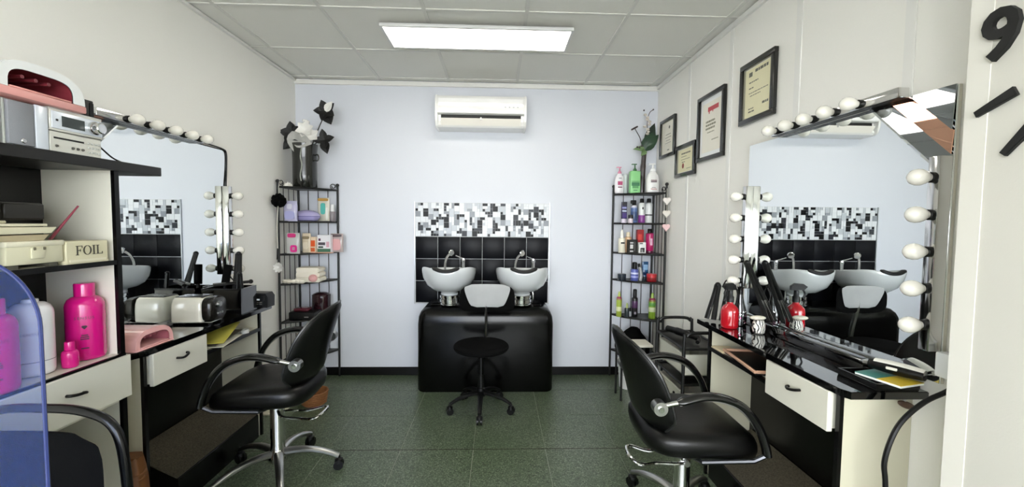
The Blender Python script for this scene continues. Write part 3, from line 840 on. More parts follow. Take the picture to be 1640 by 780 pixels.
bk = tag(B().b2((-.02, -.018, 0), (.02, .018, .235), .003, 2).b2((-.017, .0, .01), (.022, .016, .225)).out('black_speaker', plast_m, None, (-1.62, 1.715, TB)), 'small upright black box behind the stereo', 'box')
tag(B().tube(smooth_path([(-1.66, 1.665, TB+.09), (-1.58, 1.70, TB+.07), (-1.56, 1.76, TB+.02), (-1.55, 1.80, TB+.004)], 6), .003, 6).out('audio_cable', plast_m), 'thin black cable trailing from the stereo over the board', 'cable')

# shelf with the foil box
fb = L_thing('foil_box', 'cream box lettered FOIL in dark serif capitals', 'box', 1.516, 1.2435, -1.512)
cr = mat('cream_card', '#d9d2b2', .6, noise=.02, nscale=12)
B().b2((0, 0, -.10), (.157, .008, 0)).b2((0, .008, -.10), (.157, .08, -.001), .002, 1).out('carton', cr, fb)
B().b2((.01, .006, 0), (.147, .014, .0015)).out('lower_lip', mat('cream_lip', '#e6e0c6', .5), fb)
ik = mat('foil_ink', '#4a463c', .7)
def glyph(b, ch, u, v, H):
    z0, z1 = .0002, .0012
    R = lambda a, c, d, e: b.b2((u+a*H, v+c*H, z0), (u+d*H, v+e*H, z1))
    if ch in 'FIL':
        R(.10, 0, .24, 1); R(0, 0, .34, .06); R(0, .94, .34, 1)
        if ch == 'F': R(.24, .93, .72, 1); R(.66, .74, .72, 1); R(.24, .48, .52, .55); R(.47, .40, .52, .63)
        if ch == 'L': R(.24, 0, .72, .07); R(.66, 0, .72, .26)
    else:
        n = 24; verts = []; fc = []
        for i in range(n):
            a = 2*PI*i/n
            for rx, ry in ((.46, .51), (.31, .455)):
                for z in (z0, z1): verts.append((u+.46*H+rx*H*math.cos(a), v+.5*H+ry*H*math.sin(a), z))
        for i in range(n):
            p, q = 4*i, 4*((i+1) % n)
            fc += [(p+1, q+1, q+3, p+3), (p, p+2, q+2, q), (p+1, p, q, q+1), (p+3, q+3, q+2, p+2)]
        b.poly(verts, fc)
u = .032
for ch_, adv in (('F', .80), ('O', 1.02), ('I', .44), ('L', .8)):
    b = B(); glyph(b, ch_, u, .030, .034); b.out('letter', ik, fb); u += adv*.034
og = L_thing('plastic_case', 'cream plastic case with a moulded latch beside the foil box', 'case', 1.338, 1.2435, -1.515)
cp = mat('cream_plastic', '#d8d3b6', .35)
B().b2((0, .012, -.16), (.172, .082, 0), .006, 2).out('case_body', cp, og)
B().b2((-.002, .070, -.162), (.174, .088, .003), .004, 2).out('lid', mat('cream_lid', '#e2ddc4', .35), og)
B().b2((.066, .030, 0), (.108, .066, .006), .003, 2).out('latch', cp, og)
for uu in (.070, .100): B().b2((uu, .058, .006), (uu+.008, .068, .009), .001, 1).out('latch_hook', mat('latch_dark', '#6c6853', .5), og)
for uu in (.02, .14): B().b2((uu-.015, 0, -.15), (uu+.015, .012, -.005)).out('foot', mat('case_foot', '#4d4b40', .5), og)
tr = L_thing('tool_tray', 'cream lidded tool tray lying on the plastic case', 'tray', 1.262, 1.332, -1.515)
B().prism([(0, .0), (.19, .0), (.21, .02), (.005, .018)], -.15, -.004, 'z', .002).out('tray_base', mat('tan_plastic', '#b8ab8a', .45), tr)
B().prism([(0, .022), (.212, .024), (.23, .044), (.0, .046)], -.155, 0, 'z', .002).out('tray_lid', cp, tr)
B().b2((.01, .047, -.15), (.21, .056, -.01), .002, 1).out('divider', mat('cream_lid'), tr)
B().b2((.05, .056, -.12), (.11, .066, -.03), .003, 1).out('lid_knob', cp, tr)
db = tag(B().b2((0, 0, 0), (.09, .13, .06), .004, 2).b2((.09, .004, .004), (.1, .126, .056), .003, 1).out('dark_tin', mat('dark_grey_tin', '#26241f', .35), None, (-1.70, 1.41, 1.3985)), 'small dark box behind the cream tray on the cabinet shelf', 'box')
cm = thing('tail_comb', 'thin dark pink comb tail sticking up behind the cream tray', 'comb', (-1.655, 1.56, 1.2435))
B().tube([(.0, -.03, .0), (.035, .03, .11), (.06, .09, .21)], [.006, .005, .003], 8).out('comb_tail', mat('dusty_pink', '#9c3f52', .35), cm)
B().b2((-.012, -.05, .0), (.012, -.015, .012), .002, 1).out('comb_head', mat('dusty_pink'), cm)

# bottles on the cabinet's lower shelf
def round_bottle(name, label, loc, r, h, m, neck_r, neck_h, cap_m, sh=.16, rim=True, seg=28):
    t = thing(name, label, 'bottle', loc)
    bh = h-neck_h
    B().lathe([(r*.80, 0), (r*.95, .004), (r, .016), (r, bh*(1-sh)), (r*.97, bh*(1-sh*.7)), (r*.86, bh*(1-sh*.32)), (r*.66, bh*(1-sh*.08)), (neck_r*.96, bh)], seg=seg).out('body', m, t, sharp=60)
    B().lathe([(neck_r*1.04, bh*.998), (neck_r*1.05, h-.006), (neck_r*.98, h-.001), (neck_r*.5, h)], seg=24).out('cap', cap_m, t)
    return t
mag = mat('magenta_plastic', '#d3127c', .22, coat=.4)
mag2 = mat('magenta_cap', '#d8187f', .16, coat=.5)
dk = mat('print_plum', '#3c0f2a', .6)
SH = .868
def bottle_print(t, r, h, word, size, m, ang, diamond=True):
    """print on a round bottle, facing the direction ang"""
    R_ = Matrix.Rotation(ang, 4, 'Z')
    base = R_ @ T(r*1.004, 0, 0) @ TXL
    n = len(word)
    for i, c_ in enumerate(word):
        a = ang+(i-(n-1)/2)*size*.72/r
        text(c_, size, m, t, Matrix.Rotation(a, 4, 'Z') @ T(r*1.003, 0, h*.56) @ TXL, 'letter', .0003)
    if diamond:
        s = size*.62
        o = B().prism([(-s, s*.15), (-s*.55, s*.7), (s*.55, s*.7), (s, s*.15), (0, -s)], 0, .0006, 'z').out('diamond_mark', m, t)
        o.matrix_local = R_ @ T(r*1.003, 0, h*.445) @ TXL
        for v, w_ in ((.34, 1.7), (.315, 2.2), (.29, 2.2), (.17, 2.0)):
            o = B().b2((-s*w_*.62, -.0022, 0), (s*w_*.62, .0022, .0005)).out('printed_line', m, t)
            o.matrix_local = R_ @ T(r*1.003, 0, h*v) @ TXL
pb = round_bottle('pink_bottle', 'tall hot pink bottle with pink cap on the cabinet shelf', (-1.588, 1.652, SH), .057, .292, mag, .029, .05, mag2)
bottle_print(pb, .057, .292, 'SENSUS', .014, dk, math.radians(-50))
sb = round_bottle('pink_bottle', 'miniature hot pink bottle beside the tall pink one', (-1.545, 1.545, SH), .0235, .094, mag, .0135, .03, mag2, .25)
wb = round_bottle('white_bottle', 'tall plain white bottle half seen behind the blue screen', (-1.600, 1.475, SH), .056, .262, mat('white_bottle_plastic', '#e9e8e6', .25, coat=.3), .02, .012, mat('white_plastic'))
bottle_print(wb, .056, .262, 'SENSUS', .013, mat('print_grey', '#6d6f78', .6), math.radians(-45), False)
o = B().lathe([(.0565, .05), (.0565, .052)], seg=28).out('print_band', mat('print_grey'), wb)
p2 = round_bottle('pink_bottle', 'hot pink bottle seen through the blue screen at the left edge', (-1.545, 1.318, SH), .054, .292, mag, .028, .05, mag2)
bottle_print(p2, .054, .292, 'SENSUS', .014, dk, math.radians(-35))

# ================================================================== corner shelves
def corner_shelf(label, cx, cy, sx, levels, ra, rb, zt):
    """quarter round wrought iron shelf; sx=+1 room lies to +x of the corner"""
    t = thing('corner_shelf', label, 'shelf', (cx, cy, 0), 0, 'corner shelves')
    g = .018
    pa, pb_ = (sx*(ra), -g), (sx*g, -(rb))        # posts on the back wall / side wall
    post = [(pa, zt), (pb_, zt), ((sx*g, -g), levels[0]+.02)]
    for (x, y), zz in post:
        p = B().cyl((x, y, 0.0), (x, y, zz), .0095, None, 10).out('post', iron_m, t)
        if zz == zt: B().ball((x, y, zt+.012), .015, 12, 8).out('finial', iron_m, p)
    def scroll(x, y, dx, dy):
        pts = []
        for k in range(22):
            a = -PI*.5+k/21*PI*2.6
            r = .026*(1-.6*k/21)
            c = .036+r*math.cos(a); z = levels[0]+.03+r*math.sin(a)
            pts.append((x+dx*c, y+dy*c, z))
        pts = [(x+dx*.085, y+dy*.085, levels[0]+.004)] + pts
        B().tube(pts, .0038, 6).out('scroll', iron_m, t)
    L = math.hypot(ra-g, rb-g)
    for (x, y), (ox, oy) in ((pa, pb_), (pb_, pa)):
        d = Vector((ox-x, oy-y)).normalized(); e = Vector((sx*g-x, -g-y)).normalized()
        q = (d*.35+e*.65).normalized()
        scroll(x, y, q.x, q.y)
    def arc(k, rr=0.0):
        n = 14; c = Vector((sx*g, -g))
        return [(c.x+sx*(ra-g+rr)*math.cos(PI/2*i/n)*1.0, c.y-(rb-g+rr)*math.sin(PI/2*i/n)) for i in range(n+1)]
    for z in levels:
        a = arc(0)
        # flatter front curve than a true quarter circle
        a = [((p[0]+ (pa[0]+(pb_[0]-pa[0])*i/14))/2, (p[1]+(pa[1]+(pb_[1]-pa[1])*i/14))/2) for i, p in enumerate(a)]
        pl = B().prism([(sx*g, -g)]+a, z-.006, z-.001, 'z').out('shelf_plate', mat('shelf_black', '#101010', .3), t)
        B().tube([(p[0], p[1], z-.004) for p in a], .0085, 8).out('rim', iron_m, pl)
        B().tube([(pa[0], pa[1], z-.004), (sx*g, -g, z-.004), (pb_[0], pb_[1], z-.004)], .006, 8).out('rim', iron_m, pl)
    for k in range(1, 4):
        for x, y in ((sx*(g+(ra-g)*k/4), -g), (sx*g, -(g+(rb-g)*k/4))):
            B().cyl((x, y, levels[-1]), (x, y, levels[0]), .0032, None, 6).out('wire', iron_m, t)
    return t
LZ = [1.675, 1.395, 1.13, .885, .57, .25]
RZ = [1.667, 1.408, 1.145, .90, .577, .25]
corner_shelf('black wrought iron corner shelf holding the dark vase and packets', XL+.006, YB-.004, 1, LZ, .36, .365, 1.705)
corner_shelf('black wrought iron corner shelf crowded with hair product bottles', XR-.008, YB-.004, -1, RZ, .385, .315, 1.725)

# ---- generic products
def P_(c, r=.3): return mat('product_'+c.lstrip('#'), c, r, coat=.2)
def pump_bottle(label, loc, w, h, m, pm, square=False, lab=None, sx=1.0):
    t = thing('pump_bottle', label, 'bottle', loc)
    hb = h*.74
    if square:
        B().b2((-w/2, -w*.33, 0), (w/2, w*.33, hb), .008, 3).out('body', m, t)
    else:
        B().lathe([(w*.42, 0), (w*.49, .006), (w*.5, hb*.12), (w*.5, hb*.62), (w*.42, hb*.82), (w*.26, hb*.94), (w*.17, hb)], seg=24, sy=.62).out('body', m, t, sharp=60)
    B().lathe([(w*.2, hb-.002), (w*.2, hb+h*.04), (w*.13, hb+h*.085), (w*.07, hb+h*.1), (w*.06, h*.95)], seg=16).out('pump_collar', pm, t)
    B().box((-w*.09, -.004, h*.965), (w*.52, w*.2, h*.035), .003, 2).out('pump_head', pm, t)
    if lab:
        for z0, z1, c, f in lab:
            B().b2((-w*f/2, -w*(.335 if square else .318), h*z0), (w*f/2, -w*.28, h*z1)).out('label', c, t)
    return t
def can(label, loc, r, h, m, cap, collar=None, nozzle=None, name='spray_can', ch=.2):
    t = thing(name, label, 'bottle' if name != 'spray_can' else 'spray can', loc)
    hb = h*(1-ch)
    B().lathe([(r*.93, 0), (r, .004), (r, hb*.92), (r*.93, hb*.97), (r*.7, hb)], seg=18).out('body', m, t)
    if collar: B().lathe([(r*.98, hb*.88), (r*1.02, hb*.90), (r*.9, hb*1.0), (r*.6, hb*1.05)], seg=18).out('collar', collar, t)
    B().lathe([(r*.62, hb*1.0), (r*.6, h*.97), (r*.45, h)] if nozzle is None else [(r*.5, hb), (r*.42, h*.9), (r*.2, h)], seg=14).out('cap', cap, t)
    return t
def band(t, r, z0, z1, m, sy=1.0):
    B().lathe([(r, z0), (r*1.012, z0+.001), (r*1.012, z1-.001), (r, z1)], seg=18, sy=sy).out('label', m, t)
def jar(label, loc, r, h, m, lid):
    t = thing('product_jar', label, 'jar', loc)
    B().lathe([(r*.94, 0), (r, .004), (r, h*.55)], seg=20).out('body', m, t)
    B().lathe([(r*1.02, h*.55), (r*1.03, h*.95), (r*.95, h)], seg=20).out('lid', lid, t)
    return t
def carton(label, loc, w, d, h, m, rz=0, panels=()):
    t = thing('product_box', label, 'box', loc, rz)
    B().b2((-w/2, -d/2, 0), (w/2, d/2, h), .0015, 1).out('carton', m, t)
    for u0, v0, u1, v1, pm in panels:
        B().b2((-w/2+w*u0, -d/2-.0008, h*v0), (-w/2+w*u1, -d/2, h*v1)).out('print_panel', pm, t)
    return t
def tube_tall(label, loc, w, h, m, cap, panels=()):
    """squeeze tube standing on its cap end or with flat crimp"""
    t = thing('squeeze_tube', label, 'tube', loc)
    rr = []
    for k in range(7):
        v = k/6
        rr.append([Vector((w/2*math.cos(2*PI*j/16), w/2*(.75-.68*v)*math.sin(2*PI*j/16), h*.2+h*.8*v)) for j in range(16)])
    B().rings(rr).out('body', m, t)
    B().lathe([(w*.44, 0), (w*.46, .003), (w*.46, h*.19), (w*.40, h*.2)], seg=16, sy=.75).out('cap', cap, t)
    for v0, v1, pm in panels:
        y = -w/2*(.75-.68*v0)
        B().b2((-w*.36, y-.001, h*.2+h*.8*v0), (w*.36, y+.006, h*.2+h*.8*v1)).out('print_panel', pm, t)
    return t
# ---- right shelf, top
z = RZ[0]+.001
t = pump_bottle('white pump bottle with pink pump and pink print', (1.055, 3.645, z), .082, .232, P_('#e9e6ea'), P_('#d98aa6'), False, [(.30, .44, P_('#b0436f'), .5), (.2, .24, P_('#6d2a48'), .45), (.54, .57, P_('#8a8d92'), .3)])
tag(B().lathe([(.02, 0), (.023, .005), (.023, .165), (.012, .178)], seg=16).out('white_canister', P_('#cdd2d4'), None, (1.122, 3.70, z)), 'narrow grey white canister behind the pink pump bottle', 'bottle')
pump_bottle('square mint green pump bottle on the top shelf', (1.182, 3.625, z), .088, .258, P_('#8fd08c'), P_('#3f6b45'), True, [(.16, .24, P_('#5a9a62'), .6), (.24, .36, P_('#3f7a55'), .8), (.38, .40, P_('#4f8a5a'), .8), (.08, .11, P_('#47805a'), .4)])
pump_bottle('large white pump bottle with small pink lettering', (1.338, 3.62, z), .112, .262, P_('#f3f2f0'), P_('#f6f6f6'), False, [(.36, .39, P_('#6b5560'), .45), (.40, .44, P_('#a08d90'), .45), (.12, .15, P_('#c99a98'), .45), (.17, .19, P_('#8a7a7d'), .3)])
vz = thing('slim_vase', 'slim dark wooden vase behind the pump bottles', 'vase', (1.265, 3.70, z))
wd = mat('dark_wood', '#2b1d1c', .3, coat=.3, noise=.3, nscale=14)
B().lathe([(.026, 0), (.03, .01), (.032, .10), (.038, .15), (.03, .165), (.022, .17)], (-.018, 0, 0), 8, sy=.7).out('base_block', wd, vz)
B().tube(smooth_path([(.006, 0, .0), (.01, 0, .12), (.014, 0, .22), (.02, 0, .34), (.022, 0, .39)], 5), [.026]*6+[.024]*6+[.021]*6+[.019]*3, 8).out('neck', wd, vz)
# leaves and blossoms in the slim vase
pl = thing('silk_flowers', 'green leaves and pale blossom spray in the slim dark vase', 'flowers', (1.285, 3.69, z+.385))
lf = mat('deep_green_leaf', '#25402b', .4, noise=.3, nscale=20)
def leaf(b, p, d, up, L, W, curl=.2, n=6):
    d = Vector(d).normalized(); up = Vector(up); s = d.cross(up).normalized(); nrm = s.cross(d)
    rows = []
    for i in range(n+1):
        v = i/n; w_ = W*math.sin(PI*(.06+.94*v)**.8)*.5
        c = Vector(p)+d*(L*v)+nrm*(-curl*L*v*v)
        rows.append((c-s*w_+nrm*w_*.35, c, c+s*w_+nrm*w_*.35))
    th = nrm*.0012
    verts = [q for r in rows for q in r]+[q-th for r in rows for q in r]
    m = 3*(n+1); fc = []
    for i in range(n):
        for j in range(2):
            a = 3*i+j
            fc += [(a, a+1, a+4, a+3), (m+a+3, m+a+4, m+a+1, m+a)]
        for a, c_ in ((3*i, 3*i+3), (3*i+2, 3*i+5)): fc.append((a, c_, m+c_, m+a))
    fc += [(0, 1, m+1, m), (1, 2, m+2, m+1), (3*n, 3*n+1, m+3*n+1, m+3*n), (3*n+1, 3*n+2, m+3*n+2, m+3*n+1)]
    b.poly(verts, fc); return b
leaf(B(), (0, 0, 0), (.25, -.35, .6), (0, -1, .4), .17, .12, .5).out('leaf', lf, pl)
leaf(B(), (.0, -.01, .0), (.55, -.3, .8), (-.3, -1, .3), .17, .10, .3).out('leaf', lf, pl)
leaf(B(), (.01, 0, .05), (.35, -.1, .9), (-.1, -1, .1), .20, .085, .1).out('leaf', mat('dark_leaf', '#1b2a20', .4), pl)
leaf(B(), (0, -.01, 0), (-.8, -.3, .25), (.1, -1, .5), .09, .06, .6).out('leaf', mat('pale_leaf', '#6f8a5c', .4), pl)
leaf(B(), (0, -.01, 0), (-.4, -.5, -.55), (.1, -1, .0), .08, .055, .2).out('leaf', mat('pale_leaf'), pl)
B().tube(smooth_path([(0, 0, -.02), (-.03, 0, .06), (-.05, -.01, .11), (-.085, -.02, .16), (-.095, -.02, .18)], 5), .0035, 6).out('stem', mat('brown_stem', '#3a2e30', .6), pl)
B().box((-.10, -.02, .185), (.062, .018, .014), .003, 1, rot=Matrix.Rotation(-.5, 3, 'Y')).out('seed_head', mat('brown_stem'), pl)
B().tube(smooth_path([(0, 0, -.02), (.02, 0, .12), (.015, -.01, .25), (.03, -.02, .32), (.06, -.02, .345)], 5), .003, 6).out('stem', mat('brown_stem'), pl)
rg = random.Random(5)
for k in range(9):
    zz = .14+.02*k
    B().ball((.012+rg.uniform(-.022, .022), -.015+rg.uniform(-.015, .01), zz), .014, 8, 6, (1.2, .7, .8)).out('blossom', mat('pale_blossom', '#cfc6bd', .6), pl)
for dx, dz in ((-.02, .34), (.0, .30), (.062, .348)):
    B().ball((dx*1.0+.0, -.018, dz), .007, 8, 6).out('bud', mat('plum_bud', '#3d2f38', .5), pl)
for dx, dz in ((-.055, .015), (-.035, .03), (-.075, .02)):
    B().ball((dx, -.03, dz), .008, 8, 6).out('bud', mat('plum_bud'), pl)
# second level
z = RZ[1]+.001
tube_tall('dark violet hair tube standing on its cap', (1.107, 3.66, z), .052, .185, P_('#2d2550'), P_('#d9cfe0'), [(.05, .35, P_('#45307a')), (.42, .5, P_('#c8cfe6')), (.6, .7, P_('#8f93c8')), (.8, .97, P_('#141220'))])
jar('tiny pink and white jar with a black lid', (1.147, 3.60, z), .021, .07, P_('#e2d4de'), P_('#1b1b22'))
t = can('blue spray bottle with a black trigger top', (1.195, 3.66, z), .029, .20, P_('#5a73a8'), plast_m, P_('#d8d6e2'), None, 'spray_bottle', .26)
band(t, .0292, .02, .10, P_('#3a4f7a')); B().box((-.012, -.015, .185), (.05, .022, .03), .006, 2).out('trigger_head', plast_m, t)
t = can('white bottle with purple lower half and black cap', (1.262, 3.655, z), .029, .215, P_('#dfe2e0'), plast_m, None, None, 'shampoo_bottle', .17)
band(t, .0292, .004, .07, P_('#8a3f93')); B().b2((-.006, -.0298, .12), (.006, -.027, .14)).out('mark', plast_m, t)
t = can('white bottle with grey stripe and black cap', (1.328, 3.665, z), .031, .218, P_('#e4e6e6'), plast_m, None, None, 'shampoo_bottle', .17)
band(t, .0312, .066, .078, P_('#22242a'))
# third level
z = RZ[2]+.001
t = can('slim cream pointed bottle at the shelf end', (1.098, 3.675, z), .030, .205, P_('#e8e2cf'), P_('#efece2'), None, 1, 'lotion_bottle', .36)
B().b2((-.016, -.0305, .08), (.016, -.027, .094)).out('mark', ink2_m, t)
can('peach and gold bottle behind the black box', (1.165, 3.71, z), .029, .182, P_('#d9b48e'), P_('#e8d9bd'), None, None, 'lotion_bottle', .22)
carton('black box printed in white at the shelf front', (1.178, 3.635, z), .078, .05, .118, P_('#121212'), .1, [(.12, .72, .5, .82, P_('#cfcfcf')), (.12, .34, .48, .64, P_('#e4e4e4')), (.12, .1, .5, .2, P_('#cfcfcf')), (.62, .15, .72, .85, P_('#5c5c5c'))])
carton('tall red and black hair dye box', (1.268, 3.705, z), .058, .04, .205, P_('#a81e24'), 0, [(.1, .05, .9, .4, P_('#3a0c10')), (.15, .55, .7, .8, P_('#d8463f'))])
carton('small white box with a dark figure', (1.260, 3.628, z), .064, .04, .095, P_('#ececea'), .06, [(.1, .85, .55, .95, P_('#3a3a3a')), (.2, .1, .8, .5, P_('#1d1d1d')), (.35, .1, .62, .38, P_('#d9d9d9'))])
t = can('magenta shampoo bottle with black cap', (1.340, 3.655, z), .034, .215, P_('#b51f63'), plast_m, None, None, 'shampoo_bottle', .17)
band(t, .0342, .0, .02, P_('#4a1230')); B().b2((-.008, -.0352, .07), (.012, -.031, .13)).out('mark', P_('#e7b9cf'), t)
# fourth level
z = RZ[3]+.001
jar('low navy blue jar on its own', (1.100, 3.66, z), .036, .058, P_('#1a212b'), P_('#232c38'))
t = can('violet spray can with a wide black cap', (1.205, 3.635, z), .034, .165, P_('#5660a8'), plast_m, None, None, 'shampoo_bottle', .36)
band(t, .0342, .06, .075, P_('#c9cdea')); band(t, .0342, .03, .045, P_('#9fa4d8'))
t = thing('curvy_bottle', 'curved silver bottle beside the violet can', 'bottle', (1.262, 3.65, z))
B().tube(smooth_path([(0, 0, 0), (.006, 0, .05), (.0, 0, .1), (-.012, 0, .125)], 5), [.017]*6+[.015]*6+[.011]*4, 12).out('body', P_('#9fa0a0'), t)
B().cyl((-.012, 0, .122), (-.016, 0, .15), .012).out('cap', plast_m, t)
tube_tall('blue squeeze tube leaning behind the red jar', (1.318, 3.69, z), .056, .165, P_('#24527e'), P_('#1c2430'), [(.45, .8, P_('#8fb4d8')), (.1, .3, P_('#0f2b50'))])
t = jar('round red jar with a glossy lid', (1.345, 3.60, z), .042, .068, P_('#8e1a20'), P_('#c4343a'))
# fifth level
z = RZ[4]+.001
lime = P_('#9aac3c'); mg = P_('#8e2f4f')
t = can('slim lime spray can with magenta collar, nearer the back wall', (1.080, 3.655, z), .024, .225, lime, P_('#a8b84a'), mg, 1, 'spray_can', .24)
band(t, .0243, .05, .09, P_('#d5d8a8'))
can('small dark bottle with green tip', (1.147, 3.64, z), .021, .125, P_('#2a3438'), P_('#8f9c55'), None, 1, 'spray_can', .36)
can('tiny black and white bottle', (1.182, 3.665, z), .015, .075, P_('#b8bcc2'), plast_m, None, None, 'dropper_bottle', .4)
t = can('tall black spray can with purple print', (1.222, 3.66, z), .027, .245, P_('#121013'), plast_m, None, None, 'spray_can', .3)
band(t, .0273, .08, .14, P_('#4a2352')); B().b2((-.012, -.0285, .025), (.006, -.026, .045)).out('mark', P_('#9a8f9f'), t)
t = can('stout lime spray can with magenta collar on the right', (1.352, 3.585, z), .030, .225, P_('#86a834'), P_('#93b34a'), mg, 1, 'spray_can', .24)
band(t, .0303, .06, .10, P_('#d0d8b0')); band(t, .0303, .11, .14, P_('#5f9a48'))
# bottom of right shelf
bgm = thing('black_bag', 'slumped black cloth bag on the lowest corner shelf', 'bag', (1.20, 3.64, RZ[5]+.001))
rr = []
for k in range(9):
    v = k/8; s = [.95, 1.0, 1.0, .97, .9, .78, .6, .38, .1][k]
    rr.append([Vector((.15*s*math.cos(2*PI*j/24)*(1+.06*math.sin(5*j+k)), .085*s*math.sin(2*PI*j/24), .235*v+.008*math.sin(3*j+k))) for j in range(24)])
B().rings(rr).out('bag_body', fab_m, bgm, sharp=70)
B().tube(smooth_path([(-.06, -.02, .2), (-.03, -.05, .245), (.03, -.05, .24), (.07, -.02, .19)], 5), .006, 6).out('strap', fab_m, bgm)
# hearts hanging from the right post
for k, (zz, c, lab) in enumerate(((1.598, '#e9e2dc', 'white hanging heart, uppermost of the three on the shelf post'), (1.492, '#e6e0d6', 'white hanging heart in the middle of the string'), (1.378, '#ecc9c9', 'pale pink hanging heart, lowest on the string'))):
    t = thing('hanging_heart', lab, 'ornament', (1.398, 3.445, zz), 0, 'string of hearts')
    pts = []
    for i in range(28):
        a = 2*PI*i/28
        pts.append((.0021*16*math.sin(a)**3, .0021*(13*math.cos(a)-5*math.cos(2*a)-2*math.cos(3*a)-math.cos(4*a))))
    B().prism(pts, -.006, .006, 'y', .003).out('heart', mat('heart_%d' % k, c, .7, bump=.1, nscale=60), t)
    B().cyl((0, 0, .02), (0, 0, .102 if k == 0 else .075), .0018, None, 6).out('string', mat('string', '#d9d4c8', .8), t)

# ---- left shelf
z = LZ[0]+.001
va = thing('tall_vase', 'big dark glazed cylinder vase with small handles on the corner shelf', 'vase', (-1.625, 3.60, z))
vm = mat('dark_glaze', '#1b1c19', .16, coat=.2, noise=.35, nscale=6)
B().lathe([(.088, 0), (.094, .006), (.095, .10), (.094, .22), (.097, .31), (.102, .355), (.103, .362), (.094, .362), (.086, .30), (.08, .05), (.01, .03)], seg=32).out('body', vm, va, sharp=60)
for k in range(10):
    a = -1.05+.012*k
    pass
B().tube(smooth_path([(.092, -.02, .27), (.118, -.03, .275), (.128, -.03, .25), (.118, -.03, .225), (.094, -.02, .23)], 5), .006, 8).out('handle', vm, va)
B().tube(smooth_path([(.02, -.095, .33), (.008, -.097, .25), (.02, -.098, .18), (.006, -.098, .10), (.012, -.097, .05)], 6), .005, 6).out('glaze_run', mat('pale_glaze', '#9fa39a', .15, coat=.6), va)
fl = thing('fabric_flowers', 'black and white fabric flowers standing in the dark vase', 'flowers', (-1.622, 3.60, z+.355))
bkl = mat('black_petal', '#0d0d0d', .6); wtl = mat('white_petal', '#e6e4df', .6); stm = mat('stem_dark', '#1a1712', .6)
def petals(c, n, L, W, mA, mB, tilt, a0=0, facing=(0, -1, .2)):
    f = Vector(facing).normalized(); q = f.to_track_quat('Z', 'Y').to_matrix()
    for k in range(n):
        a = a0+2*PI*k/n
        d = q @ Vector((math.cos(a), math.sin(a), tilt))
        leaf(B(), c, d, f, L, W, -.15).out('petal', mA if k % 2 == 0 else mB, fl)
def stem(a, b):
    a, b = Vector(a), Vector(b)
    B().tube(smooth_path([a, (a+b)/2+Vector((0, .01, .02)), b], 5), .004, 6).out('stem', stm, fl)
stem((.03, 0, -.05), (.16, -.02, .235)); petals((.165, -.025, .24), 5, .085, .065, bkl, bkl, .15, .7)
leaf(B(), (.165, -.03, .24), (.55, -.1, .75), (0, -1, .1), .085, .055, .0).out('petal', wtl, fl)
leaf(B(), (.165, -.025, .235), (.35, -.1, -.8), (0, -1, .1), .10, .09, .0).out('petal', bkl, fl)
stem((.04, 0, -.02), (.15, -.03, .03)); petals((.155, -.035, .035), 4, .08, .055, bkl, bkl, .1, .2)
leaf(B(), (.15, -.03, .03), (.25, -.1, -.9), (0, -1, .1), .10, .07, .0).out('petal', bkl, fl)
stem((-.03, 0, -.02), (-.07, -.03, .07)); petals((-.07, -.035, .075), 5, .09, .07, bkl, bkl, .1, .5)
leaf(B(), (-.06, -.04, .03), (-.5, -.1, -.5), (0, -1, .1), .10, .075, .0).out('petal', bkl, fl)
leaf(B(), (-.05, -.05, .09), (.12, -.15, -.95), (0, -1, .1), .17, .10, .05).out('petal', mat('grey_petal', '#a9a8a4', .5, noise=.3, nscale=30), fl)
leaf(B(), (-.04, -.06, .03), (.8, -.2, -.2), (0, -1, .1), .13, .11, .1).out('petal', mat('grey_petal'), fl)
petals((.03, -.05, .10), 6, .07, .055, wtl, wtl, .25, .3)
petals((.075, -.045, .06), 5, .06, .05, wtl, wtl, .25, .6)
for k in range(7):
    B().ball((.03+.018*math.cos(k*1.7), -.05, .155+.012*math.sin(k*2.3)), .011, 8, 6).out('blossom', wtl, fl)
fl.scale = (1.15, 1.15, 1.15)
sc = thing('shell_ornament', 'small white shell ornament at the foot of the dark vase', 'ornament', (-1.715, 3.50, z))
for k in range(7):
    a = PI*k/6
    leaf(B(), (0, 0, .004), (math.cos(a), -.3, .55*math.sin(a)+.25), (0, -1, .4), .04, .022, .1).out('shell_rib', mat('shell_white', '#e6e2d8', .5), sc)
B().ball((0, 0, .012), .012, 10, 6).out('shell_core', mat('shell_white'), sc)
# pompom and white flower hanging on the left post
pp = thing('black_pompom', 'fluffy black pompom hanging from the corner shelf post', 'ornament', (-1.735, 3.385, 1.56))
b = B(); b.ball((0, 0, 0), .046, 16, 10)
rg = random.Random(3)
for k in range(90):
    d = Vector((rg.gauss(0, 1), rg.gauss(0, 1), rg.gauss(0, 1))).normalized()
    b.ball(d*.046, .013, 6, 4)
b.out('pompom', fab_m, pp)
B().tube([(0, 0, .03), (-.005, .01, .10), (-.008, .03, .155)], .002, 6).out('cord', mat('string'), pp)
B().tube(smooth_path([(-.004, -.005, -.04), (-.012, -.01, -.2), (-.01, -.01, -.38)], 4), .0035, 6).out('tassel_cord', mat('string'), pp)
B().cyl((-.01, -.01, -.38), (-.016, -.012, -.47), .006, .003, 8).out('tassel', plast_m, pp)
wf_ = thing('white_flower', 'white fabric flower hanging low on the corner shelf post', 'ornament', (-1.735, 3.385, 1.03))
for k in range(9):
    a = 2*PI*k/9
    leaf(B(), (0, 0, 0), (math.cos(a), -.5, math.sin(a)), (0, -1, 0), .055, .032, -.2).out('petal', wtl, wf_)
for k in range(6):
    a = 2*PI*k/6+.3
    leaf(B(), (0, -.01, 0), (math.cos(a), -.9, math.sin(a)), (0, -1, 0), .035, .022, -.2).out('petal', wtl, wf_)
